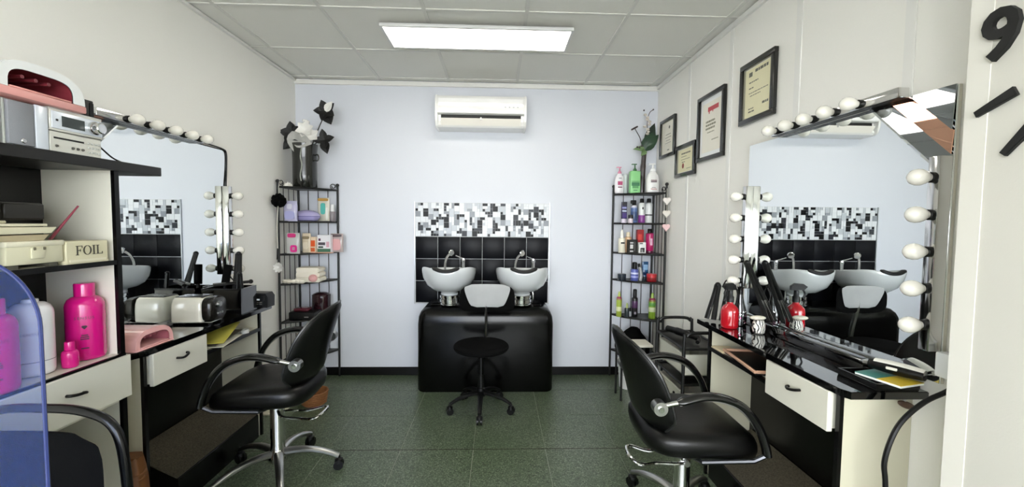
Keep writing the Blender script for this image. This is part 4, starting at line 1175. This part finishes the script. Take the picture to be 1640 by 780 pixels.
# packets
def packet(label, loc, w, h, th, m, rz=0, panels=(), crimp=True, name='packet'):
    t = thing(name, label, 'packet', loc, rz)
    rr = []; n = 8
    for k in range(n+1):
        v = k/n; e = .12+.88*math.sin(PI*min(1, .12+v*.88))**.6 if crimp else 1
        rr.append([Vector((w/2*(1-.03*math.sin(7*v))*math.copysign(abs(math.cos(2*PI*j/20))**.4, math.cos(2*PI*j/20)), th/2*e*math.copysign(abs(math.sin(2*PI*j/20))**.8, math.sin(2*PI*j/20)), h*v)) for j in range(20)])
    B().rings(rr).out('pouch', m, t, sharp=60)
    for u0, v0, u1, v1, pm in panels:
        n_ = 16; cx_, cz_ = -w/2+w*(u0+u1)/2, h*(v0+v1)/2; rx, rz_ = w*(u1-u0)/2, h*(v1-v0)/2
        pts = [(cx_+rx*math.copysign(abs(math.cos(2*PI*i/n_))**.5, math.cos(2*PI*i/n_)), cz_+rz_*math.copysign(abs(math.sin(2*PI*i/n_))**.5, math.sin(2*PI*i/n_))) for i in range(n_)]
        B().prism(pts, -th/2-.0012, -th/2*.55, 'y').out('print_panel', pm, t)
    return t
z = LZ[1]+.001
packet('clear pouch with lilac filling next to the black pompom', (-1.685, 3.47, z), .105, .165, .045, P_('#b9b6d2', .2), 0, [(.12, .1, .88, .5, P_('#a9a9d6')), (.3, .6, .7, .85, P_('#d4d3e2'))])
ov = thing('lilac_dish', 'lilac oval dish with a domed lid on the corner shelf', 'dish', (-1.615, 3.60, z))
lil = P_('#9c96c4', .2)
B().lathe([(.06, 0), (.09, .01), (.108, .036), (.108, .04)], seg=32, sy=.72).out('dish', lil, ov)
B().lathe([(.109, .041), (.109, .046), (.095, .07), (.06, .088), (.02, .094), (.004, .095)], seg=32, sy=.72).out('lid', P_('#aaa3cc', .2), ov)
B().lathe([(.11, .0395), (.111, .0415), (.11, .0435)], seg=32, sy=.72).out('seam', P_('#4a4580'), ov)
packet('gold topped foil packet with a teal oval', (-1.52, 3.715, z), .10, .205, .04, P_('#d9d5c6', .15), -.05, [(.05, .86, .95, .98, P_('#b98f4a', .2)), (.3, .3, .72, .78, P_('#5fc0b4', .2)), (.75, .05, .95, .6, P_('#eceae2', .15))])
t = can('small clear bottle with grey label by the right post', (-1.455, 3.735, z), .028, .15, P_('#7d757a'), P_('#dcdcde'), None, None, 'clear_bottle', .42)
z = LZ[2]+.001
packet('glossy packet with a magenta top and magenta flower', (-1.672, 3.475, z), .105, .17, .04, P_('#b9b9b5', .2), .05, [(.15, .78, .75, .98, P_('#c2206f')), (.35, .08, .85, .42, P_('#d81f86')), (.5, .18, .7, .33, P_('#f3d9e6'))])
packet('cream and brown sachet behind the magenta packet', (-1.612, 3.58, z), .07, .165, .03, P_('#d8c9ae', .3), 0, [(.1, .7, .9, .85, P_('#8f8064')), (.15, .2, .8, .55, P_('#e8dcc4'))])
carton('narrow orange box on the corner shelf', (-1.565, 3.60, z), .052, .04, .135, P_('#e0c9ae'), 0, [(.05, .4, .95, .78, P_('#d8571c')), (.1, .08, .9, .32, P_('#c9602e'))])
carton('white and green bag box with bold lettering', (-1.485, 3.645, z), .112, .05, .15, P_('#e3e2e6'), 0, [(.0, .0, 1.0, .22, P_('#3f6b54')), (.08, .26, .45, .36, P_('#2d4a3c')), (.08, .42, .6, .58, P_('#4a4650')), (.1, .66, .26, .8, P_('#5a2a4c')), (.68, .3, .9, .62, P_('#d2a6b4'))])
packet('packet of pink and brown candy shapes by the right post', (-1.425+.02, 3.70, z), .11, .16, .04, P_('#b7a7a4', .2), 0, [(.1, .1, .85, .72, P_('#d8a3a2')), (.1, .82, .9, .97, P_('#4a383a'))])
tag(B().b2((-.09, -.018, 0), (.09, .018, .008), .001, 1).out('paper_card', P_('#c79a86'), None, (-1.48, 3.57, z)), 'flat brown pink card lying along the shelf front', 'card')
z = LZ[3]+.001
tw_ = thing('folded_towels', 'stack of folded white towels on the corner shelf', 'towel', (-1.585, 3.60, z))
tm = mat('terry_white', '#e9e2d2', .95, bump=.5, nscale=220)
for k, (dz, wdt) in enumerate(((0, .20), (.042, .19), (.082, .185))):
    pts = [(-wdt/2, 0), (wdt/2-.015, 0), (wdt/2, .01), (wdt/2, .03), (wdt/2-.015, .04), (-wdt/2, .04), (-wdt/2-.006, .02)]
    B().prism([(p[0], p[1]+dz) for p in pts], -.07, .07, 'y', .006).out('towel', tm, tw_)
ft = thing('crumpled_cloth', 'crumpled cream cloth at the front of the towel shelf', 'cloth', (-1.665, 3.47, z))
b = B(); rg = random.Random(9)
for k in range(9):
    b.ball((rg.uniform(-.075, .085), rg.uniform(-.02, .02), .018), .02, 10, 6, (1.3, .9, .85))
b.out('cloth', tm, ft)
rs_ = thing('pink_rose', 'pink fabric rose in front of the folded towels', 'flower', (-1.535, 3.515, z))
B().ball((0, 0, .038), .032, 14, 8, (1.1, .9, 1.0)).out('rose_heart', P_('#d9a3a0', .7), rs_)
for k in range(8):
    a = 2*PI*k/8
    leaf(B(), (.0, 0, .012), (math.cos(a), math.sin(a), .9), (-math.cos(a), -math.sin(a), .3), .055, .05, -.3).out('petal', P_('#e4b4ae', .7), rs_)
z = LZ[4]+.001
wx = thing('wax_heater', 'black and maroon wax heater on the corner shelf', 'heater', (-1.60, 3.56, z))
B().b2((-.135, -.06, 0), (.09, .07, .07), .012, 3).out('base', plast_m, wx)
B().b2((-.10, -.05, .07), (.02, .04, .10), .012, 3).out('tray', P_('#5a1f2c', .2), wx)
B().b2((-.005, -.061, .025), (.03, -.059, .033)).out('badge', steel_m, wx)
hj = tag(B().lathe([(.07, 0), (.076, .01), (.076, .17), (.074, .18), (.07, .19), (.04, .205), (.005, .208)], seg=28, sy=.9).lathe([(.0775, .175), (.078, .18), (.0775, .185)], seg=28, sy=.9).out('dark_canister', P_('#2a1218', .12), None, (-1.555, 3.69, z)), 'tall dark red glossy canister behind the wax heater', 'canister')
hj.location = (-1.545, 3.70, z)
z = LZ[5]+.001
tag(B().b2((-.10, -.07, 0), (.10, .07, .085), .004, 2).b2((-.102, -.072, .085), (.102, .072, .10), .003, 2).out('white_carton', P_('#dedbd0', .5), None, (-1.60, 3.63, z)), 'white lidded box on the lowest left corner shelf', 'box')
ca = tag(B().b2((-.07, -.10, 0), (.07, .10, .012), .001, 1).b2((-.066, -.09, .012), (.068, .096, .03), .001, 1).b2((-.05, -.08, .03), (.06, .09, .05), .001, 1).out('paper_stack', P_('#e2dcc8', .6), None, (-1.62, 3.10, 0.0)), 'stack of cream papers between the styling station and corner shelf', 'papers')
bs = thing('wicker_basket', 'small brown woven basket on the floor near the corner shelf', 'basket', (-1.40, 3.20, 0))
wk = mat('wicker', '#8a5a34', .6, noise=.4, nscale=90, bump=.5)
B().lathe([(.075, 0), (.08, .004), (.10, .10), (.094, .10), (.076, .01), (.005, .008)], seg=28).out('bowl', wk, bs)
for k in range(7):
    zz = .012+.014*k
    B().tube([((.083+.0165*k/7+.002*math.sin(9*a+k*PI))*math.cos(a), (.083+.0165*k/7+.002*math.sin(9*a+k*PI))*math.sin(a), zz) for a in [2*PI*i/36 for i in range(36)]], .006, 6, closed=True).out('weave_ring', wk, bs)

# ================================================================== things on the left worktop
ZL = .8405
to = thing('pale_toaster', 'pale cream toaster with black control end on the left worktop', 'toaster', (-1.655, 2.355, ZL), .04)
rr = []
for k, (v, s) in enumerate(((.012, .97), (.02, 1.0), (.07, 1.0), (.105, .97), (.13, .88), (.142, .72))):
    rr.append([Vector((-.11+.175*((1-s)*.25+(.5+.5*math.copysign(abs(math.cos(2*PI*j/32))**.35, math.cos(2*PI*j/32)))*(1-(1-s)*.5)), .075*s*math.copysign(abs(math.sin(2*PI*j/32))**.45, math.sin(2*PI*j/32)), v)) for j in range(32)])
B().rings(rr).out('body', mat('toaster_cream', '#e3dece', .2, coat=.4), to, sharp=60)
B().b2((-.09, -.048, .139), (.055, .048, .146), .004, 2).out('top_plate', plast_m, to)
for s in (-1, 1): B().b2((-.08, s*.022-.008, .146), (.045, s*.022+.008, .1475)).out('slot_trim', chrome_m, to)
rr = []
for x_, s in ((.064, 1.0), (.09, .985), (.105, .93), (.112, .8)):
    rr.append([Vector((x_, .077*s*math.cos(2*PI*j/24)*1.0 if False else .077*s*math.copysign(abs(math.cos(2*PI*j/24))**.5, math.cos(2*PI*j/24)), .075+.066*s*math.copysign(abs(math.sin(2*PI*j/24))**.55, math.sin(2*PI*j/24)))) for j in range(24)])
e_ = B().rings(rr).out('control_end', mat('toaster_black', '#15130f', .25), to, sharp=60)
B().cyl((.108, -.01, .10), (.124, -.01, .10), .017, .015, 18).out('dial', steel_m, e_)
for k in range(3): B().cyl((.109, -.02+.02*k, .05), (.116, -.02+.02*k, .05), .006, None, 10).out('button', steel_m, e_)
B().b2((-.115, -.08, .008), (.112, .08, .014), .003, 1).out('base_trim', chrome_m, to)
for sx_ in (-.09, .09):
    for sy_ in (-.05, .05): B().cyl((sx_, sy_, 0), (sx_, sy_, .009), .01).out('foot', plast_m, to)

nail_lamp('nail_lamp', 'pale pink arched nail lamp on the left worktop', frame((-1.522, 1.893, ZL), 'L'), .205, .088, .17, .78, mat('pale_pink', '#efb4b0', .3, coat=.3), mat('pale_pink'), mat('rose_inner', '#a86068', .3), .008)

bb = thing('tool_box', 'black gloss box holding brushes and irons on the left worktop', 'box', (-1.635, 2.60, ZL))
B().b2((-.118, -.08, 0), (.112, .08, .012)).b2((-.118, -.08, .012), (-.112, .08, .155)).b2((.106, -.08, .012), (.112, .08, .155)).b2((-.112, -.08, .012), (.106, -.074, .155)).b2((-.112, .074, .012), (.106, .08, .155)).out('box', gloss_m, bb)
B().b2((-.119, -.0815, .145), (.113, -.0795, .156)).out('rim', black_m, bb)
def iron(label, a, b_, th=.012, name='flat_iron'):
    """hair straightener: two arms joined at one end"""
    a, b_ = Vector(a), Vector(b_); d = (b_-a); L = d.length
    q = d.to_track_quat('Z', 'Y').to_matrix()
    t = thing(name, label, 'hair iron', a)
    for s in (-1, 1):
        p = [Vector((s*.014*(1-k/6)+s*.006, 0, L*k/6)) for k in range(7)]
        o = B().tube([q @ v for v in p], [th, th, th*.95, th*.9, th*.85, th*.9, th], 10, flat=(.8, 1.1)).out('arm', plast_m, t)
        B().tube([q @ (v-Vector((s*.004, 0, 0))) for v in p[:3]], th*.72, 8).out('heat_plate', steel_m, o)
    B().ball(b_-a, th*1.25, 10, 7).out('hinge', plast_m, t)
    return t
iron('black flat iron leaning out of the tool box beside the bulbs', (-1.60, 2.60, ZL+.02), (-1.64, 2.70, 1.19))
iron('black flat iron lying across the rim of the tool box', (-1.70, 2.545, 1.013), (-1.545, 2.66, 1.02), .011)
iron('short black hair iron standing upright in the tool box corner', (-1.548, 2.555, ZL+.02), (-1.56, 2.572, 1.08), .010)
hb2 = thing('hair_brush', 'black round hair brush standing in the tool box', 'brush', (-1.70, 2.63, ZL+.014))
B().tube([(0, 0, 0), (.01, .01, .15)], .01, 10).out('handle', plast_m, hb2)
B().tube([(.01, .01, .15), (.02, .03, .27)], .022, 14).out('barrel', fab_m, hb2)

rd = thing('clock_radio', 'small black clock radio at the far end of the left worktop', 'radio', (-1.56, 2.765, ZL))
B().prism([(-.08, 0), (.08, 0), (.082, .07), (.066, .093), (-.066, .095), (-.082, .075)], -.05, .05, 'y', .006).out('case', plast_m, rd)
B().b2((-.068, -.0535, .012), (.068, -.0495, .078), .002, 1).out('front_panel', mat('radio_front', '#17181a', .2), rd)
for k in range(2): B().b2((-.012+k*.03, -.0545, .05), (.008+k*.03, -.053, .060)).out('display_digit', mat('digit_pale', '#dfe4e6', .4), rd)
for k in range(4):
    for j in range(2): B().b2((-.03+k*.022, -.0545, .022+j*.012), (-.014+k*.022, -.053, .028+j*.012)).out('button', mat('button_dark'), rd)
tag(B().tube(smooth_path([(-1.60, 2.80, ZL+.05), (-1.68, 2.84, ZL+.10), (-1.762, 2.815, 1.02), (-1.768, 2.80, 1.10)], 6), .004, 6).out('radio_cable', plast_m), 'black cable running from the clock radio up to the bulb strip', 'cable')
# papers in the open compartment of the left station
zc = .84-.132+.001
pps = thing('envelope_pile', 'yellow folder and dark envelopes in the left station shelf', 'papers', (-1.62, 2.40, zc), .1)
for k, (c, wx_, wy, rz_, tl) in enumerate((('#e6e2cc', .20, .26, .1, .0), ('#3b352a', .18, .24, -.1, .10), ('#b9b04a', .19, .27, .15, .20))):
    B().box((.02, .0, .006+.012*k+tl*.12), (wx_*.9, wy, .004), .0008, 1, rot=Matrix.Rotation(rz_, 3, 'Z') @ Matrix.Rotation(tl, 3, 'X')).out('envelope', mat('envelope_%d' % k, c, .6), pps)
tr_ = thing('tape_roll', 'small white tape roll on the left station shelf', 'tape roll', (-1.555, 2.60, zc))
B().lathe([(.012, 0), (.024, 0), (.024, .022), (.012, .022), (.012, 0)], seg=20).out('roll', P_('#d6d6d2'), tr_)
# brown bag between cabinet and left station
bg = thing('brown_bag', 'brown leather bag on the floor between cabinet and left station', 'bag', (-1.60, 1.775, 0))
rr = []
for k in range(10):
    v = k/9; s = (.96, 1.0, 1.0, 1.0, .99, .98, .97, .95, .9, .82)[k]
    rr.append([Vector((.115*s*math.copysign(abs(math.cos(2*PI*j/32))**.4, math.cos(2*PI*j/32)), .042*s*math.copysign(abs(math.sin(2*PI*j/32))**.6, math.sin(2*PI*j/32))*(1+.08*math.sin(9*v+j)), .40*v+.006*math.sin(4*j))) for j in range(32)])
lt = mat('brown_leather', '#6f4524', .45, noise=.25, nscale=18, bump=.4)
B().rings(rr).out('bag_body', lt, bg, sharp=70)
for zz in (.335, .315): B().tube([(.112*math.cos(a), -.004+.043*math.sin(a), zz+.006*math.sin(3*a)) for a in [2*PI*i/28 for i in range(28)]], .004, 6, closed=True).out('fold', lt, bg)

# ================================================================== things on the right worktop
ZR = .8605
rb_ = thing('spray_bottle', 'red water spray bottle with black trigger on the right worktop', 'bottle', (1.232, 2.16, ZR), .3)
red = mat('red_plastic', '#b01622', .12, coat=.6)
B().lathe([(.038, 0), (.043, .006), (.044, .02), (.044, .085), (.040, .105), (.028, .120), (.016, .128), (.015, .14)], seg=28).out('body', red, rb_, sharp=60)
B().lathe([(.018, .138), (.018, .165), (.013, .172), (.012, .2)], seg=16).out('neck', plast_m, rb_)
B().prism([(-.035, .205), (.03, .20), (.03, .222), (.01, .238), (-.03, .236), (-.05, .222)], -.011, .011, 'y', .003).out('spray_head', plast_m, rb_)
B().tube(smooth_path([(-.03, 0, .205), (-.04, 0, .185), (-.034, 0, .16), (-.045, 0, .145)], 4), .005, 8).out('trigger', plast_m, rb_)
iron('black hair straightener leaning at the far corner of the right worktop', (1.20, 2.30, ZR+.012), (1.262, 2.345, 1.06), .013)
iron('black curling iron upright beside the red spray bottle', (1.255, 2.25, ZR+.012), (1.288, 2.285, 1.045), .012, 'curling_iron')
tag(B().tube(smooth_path([(1.28, 2.33, 1.05), (1.31, 2.335, 1.09), (1.345, 2.32, 1.07), (1.35, 2.29, .99), (1.32, 2.275, .93), (1.295, 2.265, 1.0), (1.315, 2.268, 1.06), (1.335, 2.27, 1.02), (1.32, 2.272, .92), (1.30, 2.275, ZR+.005)], 6), .004, 6).out('iron_cable', plast_m), 'looped black cable of the irons behind the red bottle', 'cable')
sv = thing('sequin_vase', 'dark sequinned bottle at the far end of the right mirror', 'vase', (1.318, 2.215, ZR))
sq = mat('dark_glass', '#0d0c10', .08, coat=.8)
B().lathe([(.028, 0), (.034, .004), (.036, .04), (.033, .08), (.022, .12), (.014, .16), (.014, .20), (.018, .21)], seg=20).out('body', sq, sv)
rg = random.Random(4)
for k in range(26):
    a = rg.uniform(PI*.8, PI*1.75); zz = rg.uniform(.012, .09)
    o = B().lathe([(.0042, 0), (.0035, .001)], (0, 0, 0), 8).out('sequin', chrome_m if k % 3 else mat('sequin_pink', '#8a4a6a', .15, metal=1.0), sv)
    o.matrix_local = Matrix.Rotation(a, 4, 'Z') @ T(.0358 if zz < .05 else .0345, 0, zz) @ Matrix.Rotation(PI/2, 4, 'Y')
iron('long black straightener propped against the far bulb strip', (1.372, 2.03, .925), (1.36, 2.235, 1.20), .012)
zb = thing('zebra_brush', 'small zebra striped brush standing on the mirror ledge', 'brush', (1.315, 2.04, ZR))
zm = bpy.data.materials.new('zebra'); zm.use_nodes = True
nt = zm.node_tree; wv = nt.nodes.new('ShaderNodeTexWave'); wv.inputs['Scale'].default_value = 34; wv.inputs['Distortion'].default_value = 9; wv.inputs['Detail'].default_value = 1
tcn = nt.nodes.new('ShaderNodeTexCoord'); nt.links.new(tcn.outputs['Object'], wv.inputs['Vector'])
rp = nt.nodes.new('ShaderNodeValToRGB'); rp.color_ramp.interpolation = 'CONSTANT'; rp.color_ramp.elements[0].color = (.02, .02, .02, 1); rp.color_ramp.elements[1].position = .42; rp.color_ramp.elements[1].color = (.8, .78, .72, 1)
nt.links.new(wv.outputs['Fac'], rp.inputs[0]); nt.links.new(rp.outputs[0], nt.nodes['Principled BSDF'].inputs['Base Color'])
B().lathe([(.016, 0), (.026, .006), (.03, .025), (.029, .05), (.022, .068), (.008, .074)], seg=20).out('handle', zm, zb)
B().ball((-.012, -.008, .082), .02, 14, 8, (2.0, 1.2, .55)).out('brush_head', mat('zebra_pale', '#d8d2c2', .6, noise=.35, nscale=90), zb)
tp = thing('flat_tray', 'pink edged black tray on the open shelf of the right station', 'tray', (1.265, 1.97, .86-.132+.0025), -.12)
B().b2((-.085, -.17, 0), (.085, .17, .008), .003, 1).out('tray', plast_m, tp)
B().b2((-.09, -.172, .008), (-.078, .172, .022), .003, 1).b2((.078, -.172, .008), (.09, .172, .022), .003, 1).b2((-.078, -.172, .008), (.078, -.16, .022), .003, 1).b2((-.078, .16, .008), (.078, .172, .022), .003, 1).out('rim', mat('salmon_edge', '#d0a488', .45), tp)
tag(B().b2((-.05, -.06, 0), (.05, .06, .004), .001, 1).b2((-.045, -.05, .004), (.048, .056, .007), .001, 1).out('card_pile', P_('#e0cfae', .6), None, (1.235, 2.19, .86-.132+.001)), 'few cream cards at the far end of the right station shelf', 'cards')
# clipper tray at the near end
ct = tag(B().b2((-.075, -.08, 0), (.075, .08, .006), .002, 1).b2((-.075, -.08, .006), (-.068, .08, .024)).b2((.068, -.08, .006), (.075, .08, .024)).b2((-.068, -.08, .006), (.068, -.073, .024)).b2((-.068, .073, .006), (.068, .08, .024)).out('clipper_tray', black_m, None, (1.332, 1.40, ZR)), 'shallow black tray holding the clippers and booklet', 'tray')
bk_ = thing('colour_booklet', 'teal and yellow booklet under the white clippers', 'booklet', (1.337, 1.362, ZR+.0245), .25)
B().b2((-.055, -.07, 0), (.055, .07, .007), .001, 1).out('pages', P_('#e9ece8', .5), bk_)
B().b2((-.055, -.07, .007), (.055, .0, .0085)).out('cover_print', mat('booklet_yellow', '#e0c23a', .4), bk_)
B().b2((-.055, .0, .007), (.055, .07, .0085)).out('cover_print', mat('booklet_teal', '#4f8f86', .4), bk_)
def clipper(label, loc, rz, m):
    t = thing('hair_clipper', label, 'clipper', loc, rz)
    rr = []
    for k in range(11):
        v = k/10
        w_ = .023*(.62+.55*math.sin(PI*(.12+.75*v))); h_ = .019*(.7+.4*math.sin(PI*(.15+.7*v)))
        rr.append([Vector((-.075+.15*v, w_*math.cos(2*PI*j/20), .024+h_*math.sin(2*PI*j/20))) for j in range(20)])
    B().rings(rr).out('body', plast_m, t)
    rr2 = [[Vector((p.x, p.y*.82, p.z+.0035)) for p in r_] for r_ in rr[1:]]
    B().rings([[p if p.z > .026 else Vector((p.x, p.y, .026)) for p in r_] for r_ in rr2]).out('shell', m, t)
    B().b2((-.092, -.016, .020), (-.070, .016, .032), .002, 1).out('blade', steel_m, t)
    for k in range(7): B().b2((-.102, -.017+k*.005, .022), (-.09, -.0145+k*.005, .026)).out('tooth', chrome_m, t)
    B().b2((-.02, -.028, .022), (.012, -.021, .032), .002, 1).out('switch', mat('ivory_plastic', '#e6e2d6', .35), t)
    return t
clipper('white and black hair clippers lying on the booklet', (1.372, 1.37, ZR+.0335), math.radians(-65), mat('ivory_plastic', '#ece9df', .3))
so = thing('power_adapter', 'white plug adapter on the wall at the near end of the counter', 'plug', frame=frame((XR, 1.205, .985), 'R'))
B().b2((-.045, -.045, .001), (.045, .045, .012), .003, 2).out('wall_plate', trim_m, so)
B().b2((-.038, -.042, .012), (.036, .036, .07), .006, 2).out('adapter', mat('white_plastic'), so)
B().tube([(.0, -.04, .04), (.0, -.062, .04)], .006, 8).out('strain_relief', plast_m, so)
tag(B().tube(smooth_path([(1.395, 1.205, .925), (1.385, 1.22, .90), (1.34, 1.24, .86), (1.285, 1.25, .80), (1.25, 1.25, .74), (1.23, 1.25, .66), (1.238, 1.25, .58), (1.25, 1.25, .35), (1.25, 1.25, .1), (1.27, 1.25, .008)], 6), .0075, 8).out('extension_cable', plast_m), 'thick black power cord curving down beside the right station', 'cable')
tag(B().tube(smooth_path([(1.40, 1.19, .925), (1.405, 1.185, .84), (1.395, 1.185, .72), (1.37, 1.18, .62), (1.355, 1.18, .5), (1.36, 1.18, .3), (1.37, 1.19, .008)], 6), .006, 8).out('extension_cable', plast_m), 'black power cord hanging straight down close to the near wall', 'cable')
hk = thing('brown_hook', 'small brown leather tab under the near end of the right counter', 'hook', (1.40, 1.350, .80))
B().ball((-.005, -.0, -.0), .02, 14, 8, (1.7, .55, .6), rot=Matrix.Rotation(.35, 3, 'Y')).out('tab', mat('dark_brown', '#4a3426', .5), hk)
B().cyl((-.012, 0, .0), (-.012, 0, .033), .004).out('screw', steel_m, hk)

# ================================================================== trolley behind the right station
tl_ = thing('salon_trolley', 'black tube framed salon trolley with white drawers', 'trolley', (1.275, 2.72, 0))
hw, hl, zt = .125, .215, .735
for y in (-hl, hl):
    pts = [(-hw, y, .05), (-hw, y, zt-.06), (-hw+.015, y, zt-.02), (-hw+.055, y, zt), (hw-.055, y, zt), (hw-.015, y, zt-.02), (hw, y, zt-.06), (hw, y, .05)]
    B().tube(smooth_path(pts, 4), .011, 8).out('frame_hoop', iron_m, tl_)
for z_ in (.16, .40, .625):
    s_ = B().b2((-hw+.01, -hl+.01, z_), (hw-.01, hl-.01, z_+.008), .002, 1).out('tier', plast_m, tl_)
    for x_ in (-hw, hw): B().tube([(x_, -hl, z_+.012), (x_, hl, z_+.012)], .009, 8).out('side_rail', iron_m, tl_)
    for y_ in (-hl, hl): B().tube([(-hw, y_, z_+.012), (hw, y_, z_+.012)], .009, 8).out('cross_rail', iron_m, tl_)
for x_ in (-hw, hw):
    for y_ in (-hl, hl):
        w_ = B().cyl((x_-.009, y_, .025), (x_+.009, y_, .025), .025, None, 16).cyl((x_, y_, .025), (x_, y_, .055), .007).out('caster', plast_m, tl_)
wd_ = mat('drawer_white', '#d7d6c8', .45)
for z_ in (.215, .46):
    d = B()
    d.b2((-hw+.016, -hl+.02, z_), (hw-.016, hl-.02, z_+.006)).b2((-hw+.016, -hl+.02, z_), (-hw+.022, hl-.02, z_+.13)).b2((hw-.022, -hl+.02, z_), (hw-.016, hl-.02, z_+.13)).b2((-hw+.022, -hl+.02, z_), (hw-.022, -hl+.026, z_+.13)).b2((-hw+.022, hl-.026, z_), (hw-.022, hl-.02, z_+.13))
    d = d.out('drawer', wd_, tl_)
    B().b2((-hw+.010, -hl+.015, z_+.125), (-hw+.024, hl-.015, z_+.136), .002, 1).b2((hw-.024, -hl+.015, z_+.125), (hw-.010, hl-.015, z_+.136), .002, 1).b2((-hw+.024, -hl+.015, z_+.125), (hw-.024, -hl+.028, z_+.136)).b2((-hw+.024, hl-.028, z_+.125), (hw-.024, hl-.015, z_+.136)).out('drawer_rim', wd_, d)
    B().ball((-hw+.012, -.06, z_+.085), .011, 10, 6, (.6, 1.3, 1)).out('finger_hole', plast_m, d)
tag(B().tube(smooth_path([(1.20, 2.88, .67), (1.235, 2.80, .672), (1.27, 2.70, .672), (1.30, 2.62, .668), (1.26, 2.56, .664)], 6), [.022]*6+[.026]*6+[.02]*6+[.012]*7, 10).out('hair_dryer_hose', plast_m), 'black hair tool lying along the top of the trolley', 'hair tool')
tag(B().b2((-.045, -.13, 0), (.045, .13, .003)).b2((-.04, -.12, .003), (.042, .125, .006)).out('pink_magazine', P_('#c98a88', .4), None, (1.275, 2.72, .1685)), 'pink magazine lying on the bottom tier of the trolley', 'magazine')
wp = thing('white_tray', 'white paper lined tray on the low shelf in front of the black bag', 'tray', (1.10, 3.30, 0))
B().b2((-.13, -.09, .43), (.13, .09, .448), .003, 1).out('tray_top', P_('#e6e1d2', .6), wp)
for sx_ in (-.115, .115):
    for sy_ in (-.075, .075): B().cyl((sx_, sy_, 0), (sx_, sy_, .43), .009, None, 10).out('leg', iron_m, wp)
bn = thing('white_bin', 'white plastic bin on the floor by the right corner shelf', 'bin', (1.13, 3.50, 0))
B().lathe([(.07, 0), (.075, .004), (.092, .23), (.097, .235), (.097, .242), (.087, .242), (.07, .01), (.005, .008)], seg=28).out('bin_body', P_('#e4e4e2', .35), bn)
B().lathe([(.0855, .12), (.087, .125), (.0865, .13)], seg=28).out('ridge', P_('#d2d2d0', .35), bn)

# ================================================================== chair and blue screen at the left edge
ch_ = thing('waiting_chair', 'black tube framed chair with padded back behind the blue screen', 'chair', (-1.272, .965, 0), -.04)
tubem = mat('black_tube', '#080809', .2, spec=.35)
def hoop(y):
    return [(-.225, y-.02, .02), (-.228, y, .50), (-.225, y, .74), (-.20, y, .83), (-.12, y, .872), (0, y, .88), (.12, y, .872), (.20, y, .83), (.228, y, .72), (.232, y, .50), (.23, y-.02, .02)]
B().tube(smooth_path(hoop(.215), 6), .0125, 10).out('back_hoop', tubem, ch_)
bowed_pad(.435, .375, .045, .02, .0, .185, .455, pw=6).out('back_pad', fab_m, ch_)
rr = []
for k, (v, s) in enumerate(((.42, .95), (.43, 1.0), (.455, 1.0), (.47, .95), (.478, .8))):
    rr.append([Vector((.215*s*math.copysign(abs(math.cos(2*PI*j/32))**.4, math.cos(2*PI*j/32)), -.03+.20*s*math.copysign(abs(math.sin(2*PI*j/32))**.4, math.sin(2*PI*j/32)), v)) for j in range(32)])
B().rings(rr).out('seat', fab_m, ch_, sharp=60)
for s in (-1, 1):
    B().tube(smooth_path([(s*.225, -.225, .012), (s*.225, -.215, .40), (s*.225, -.17, .425), (s*.225, .18, .425)], 5), .0125, 10).out('leg', tubem, ch_)
B().tube([(-.225, .0, .412), (.225, .0, .412)], .010, 8).out('cross_bar', tubem, ch_)

film = tinted_film('blue_film', (.86, .90, 1.0), srgb('#2b4074'), .17)
sc_ = thing('acrylic_screen', 'blue tinted see-through screen with a rounded corner at the left edge', 'screen', (-.723, .68, 0))
pts = [(-.50, .02), (0, .02), (0, 1.235)]
for k in range(1, 13):
    a = PI/2*k/12
    pts.append((-.115+.115*math.cos(a), 1.235+.112*math.sin(a)))
pts += [(-.50, 1.347)]
B().prism(pts, -.002, .002, 'y').out('pane', film, sc_)
edge = [(p[0], 0, p[1]) for p in pts[1:]]
B().tube(edge, .0028, 6).out('edge_strip', mat('navy_edge', '#1d2a5c', .25), sc_)
for xx in (-.42, -.08):
    B().b2((xx-.02, -.12, 0), (xx+.02, .12, .02), .003, 1).b2((xx-.02, -.012, .02), (xx+.02, -.003, .09)).b2((xx-.02, .003, .02), (xx+.02, .012, .09)).out('foot', plast_m, sc_)
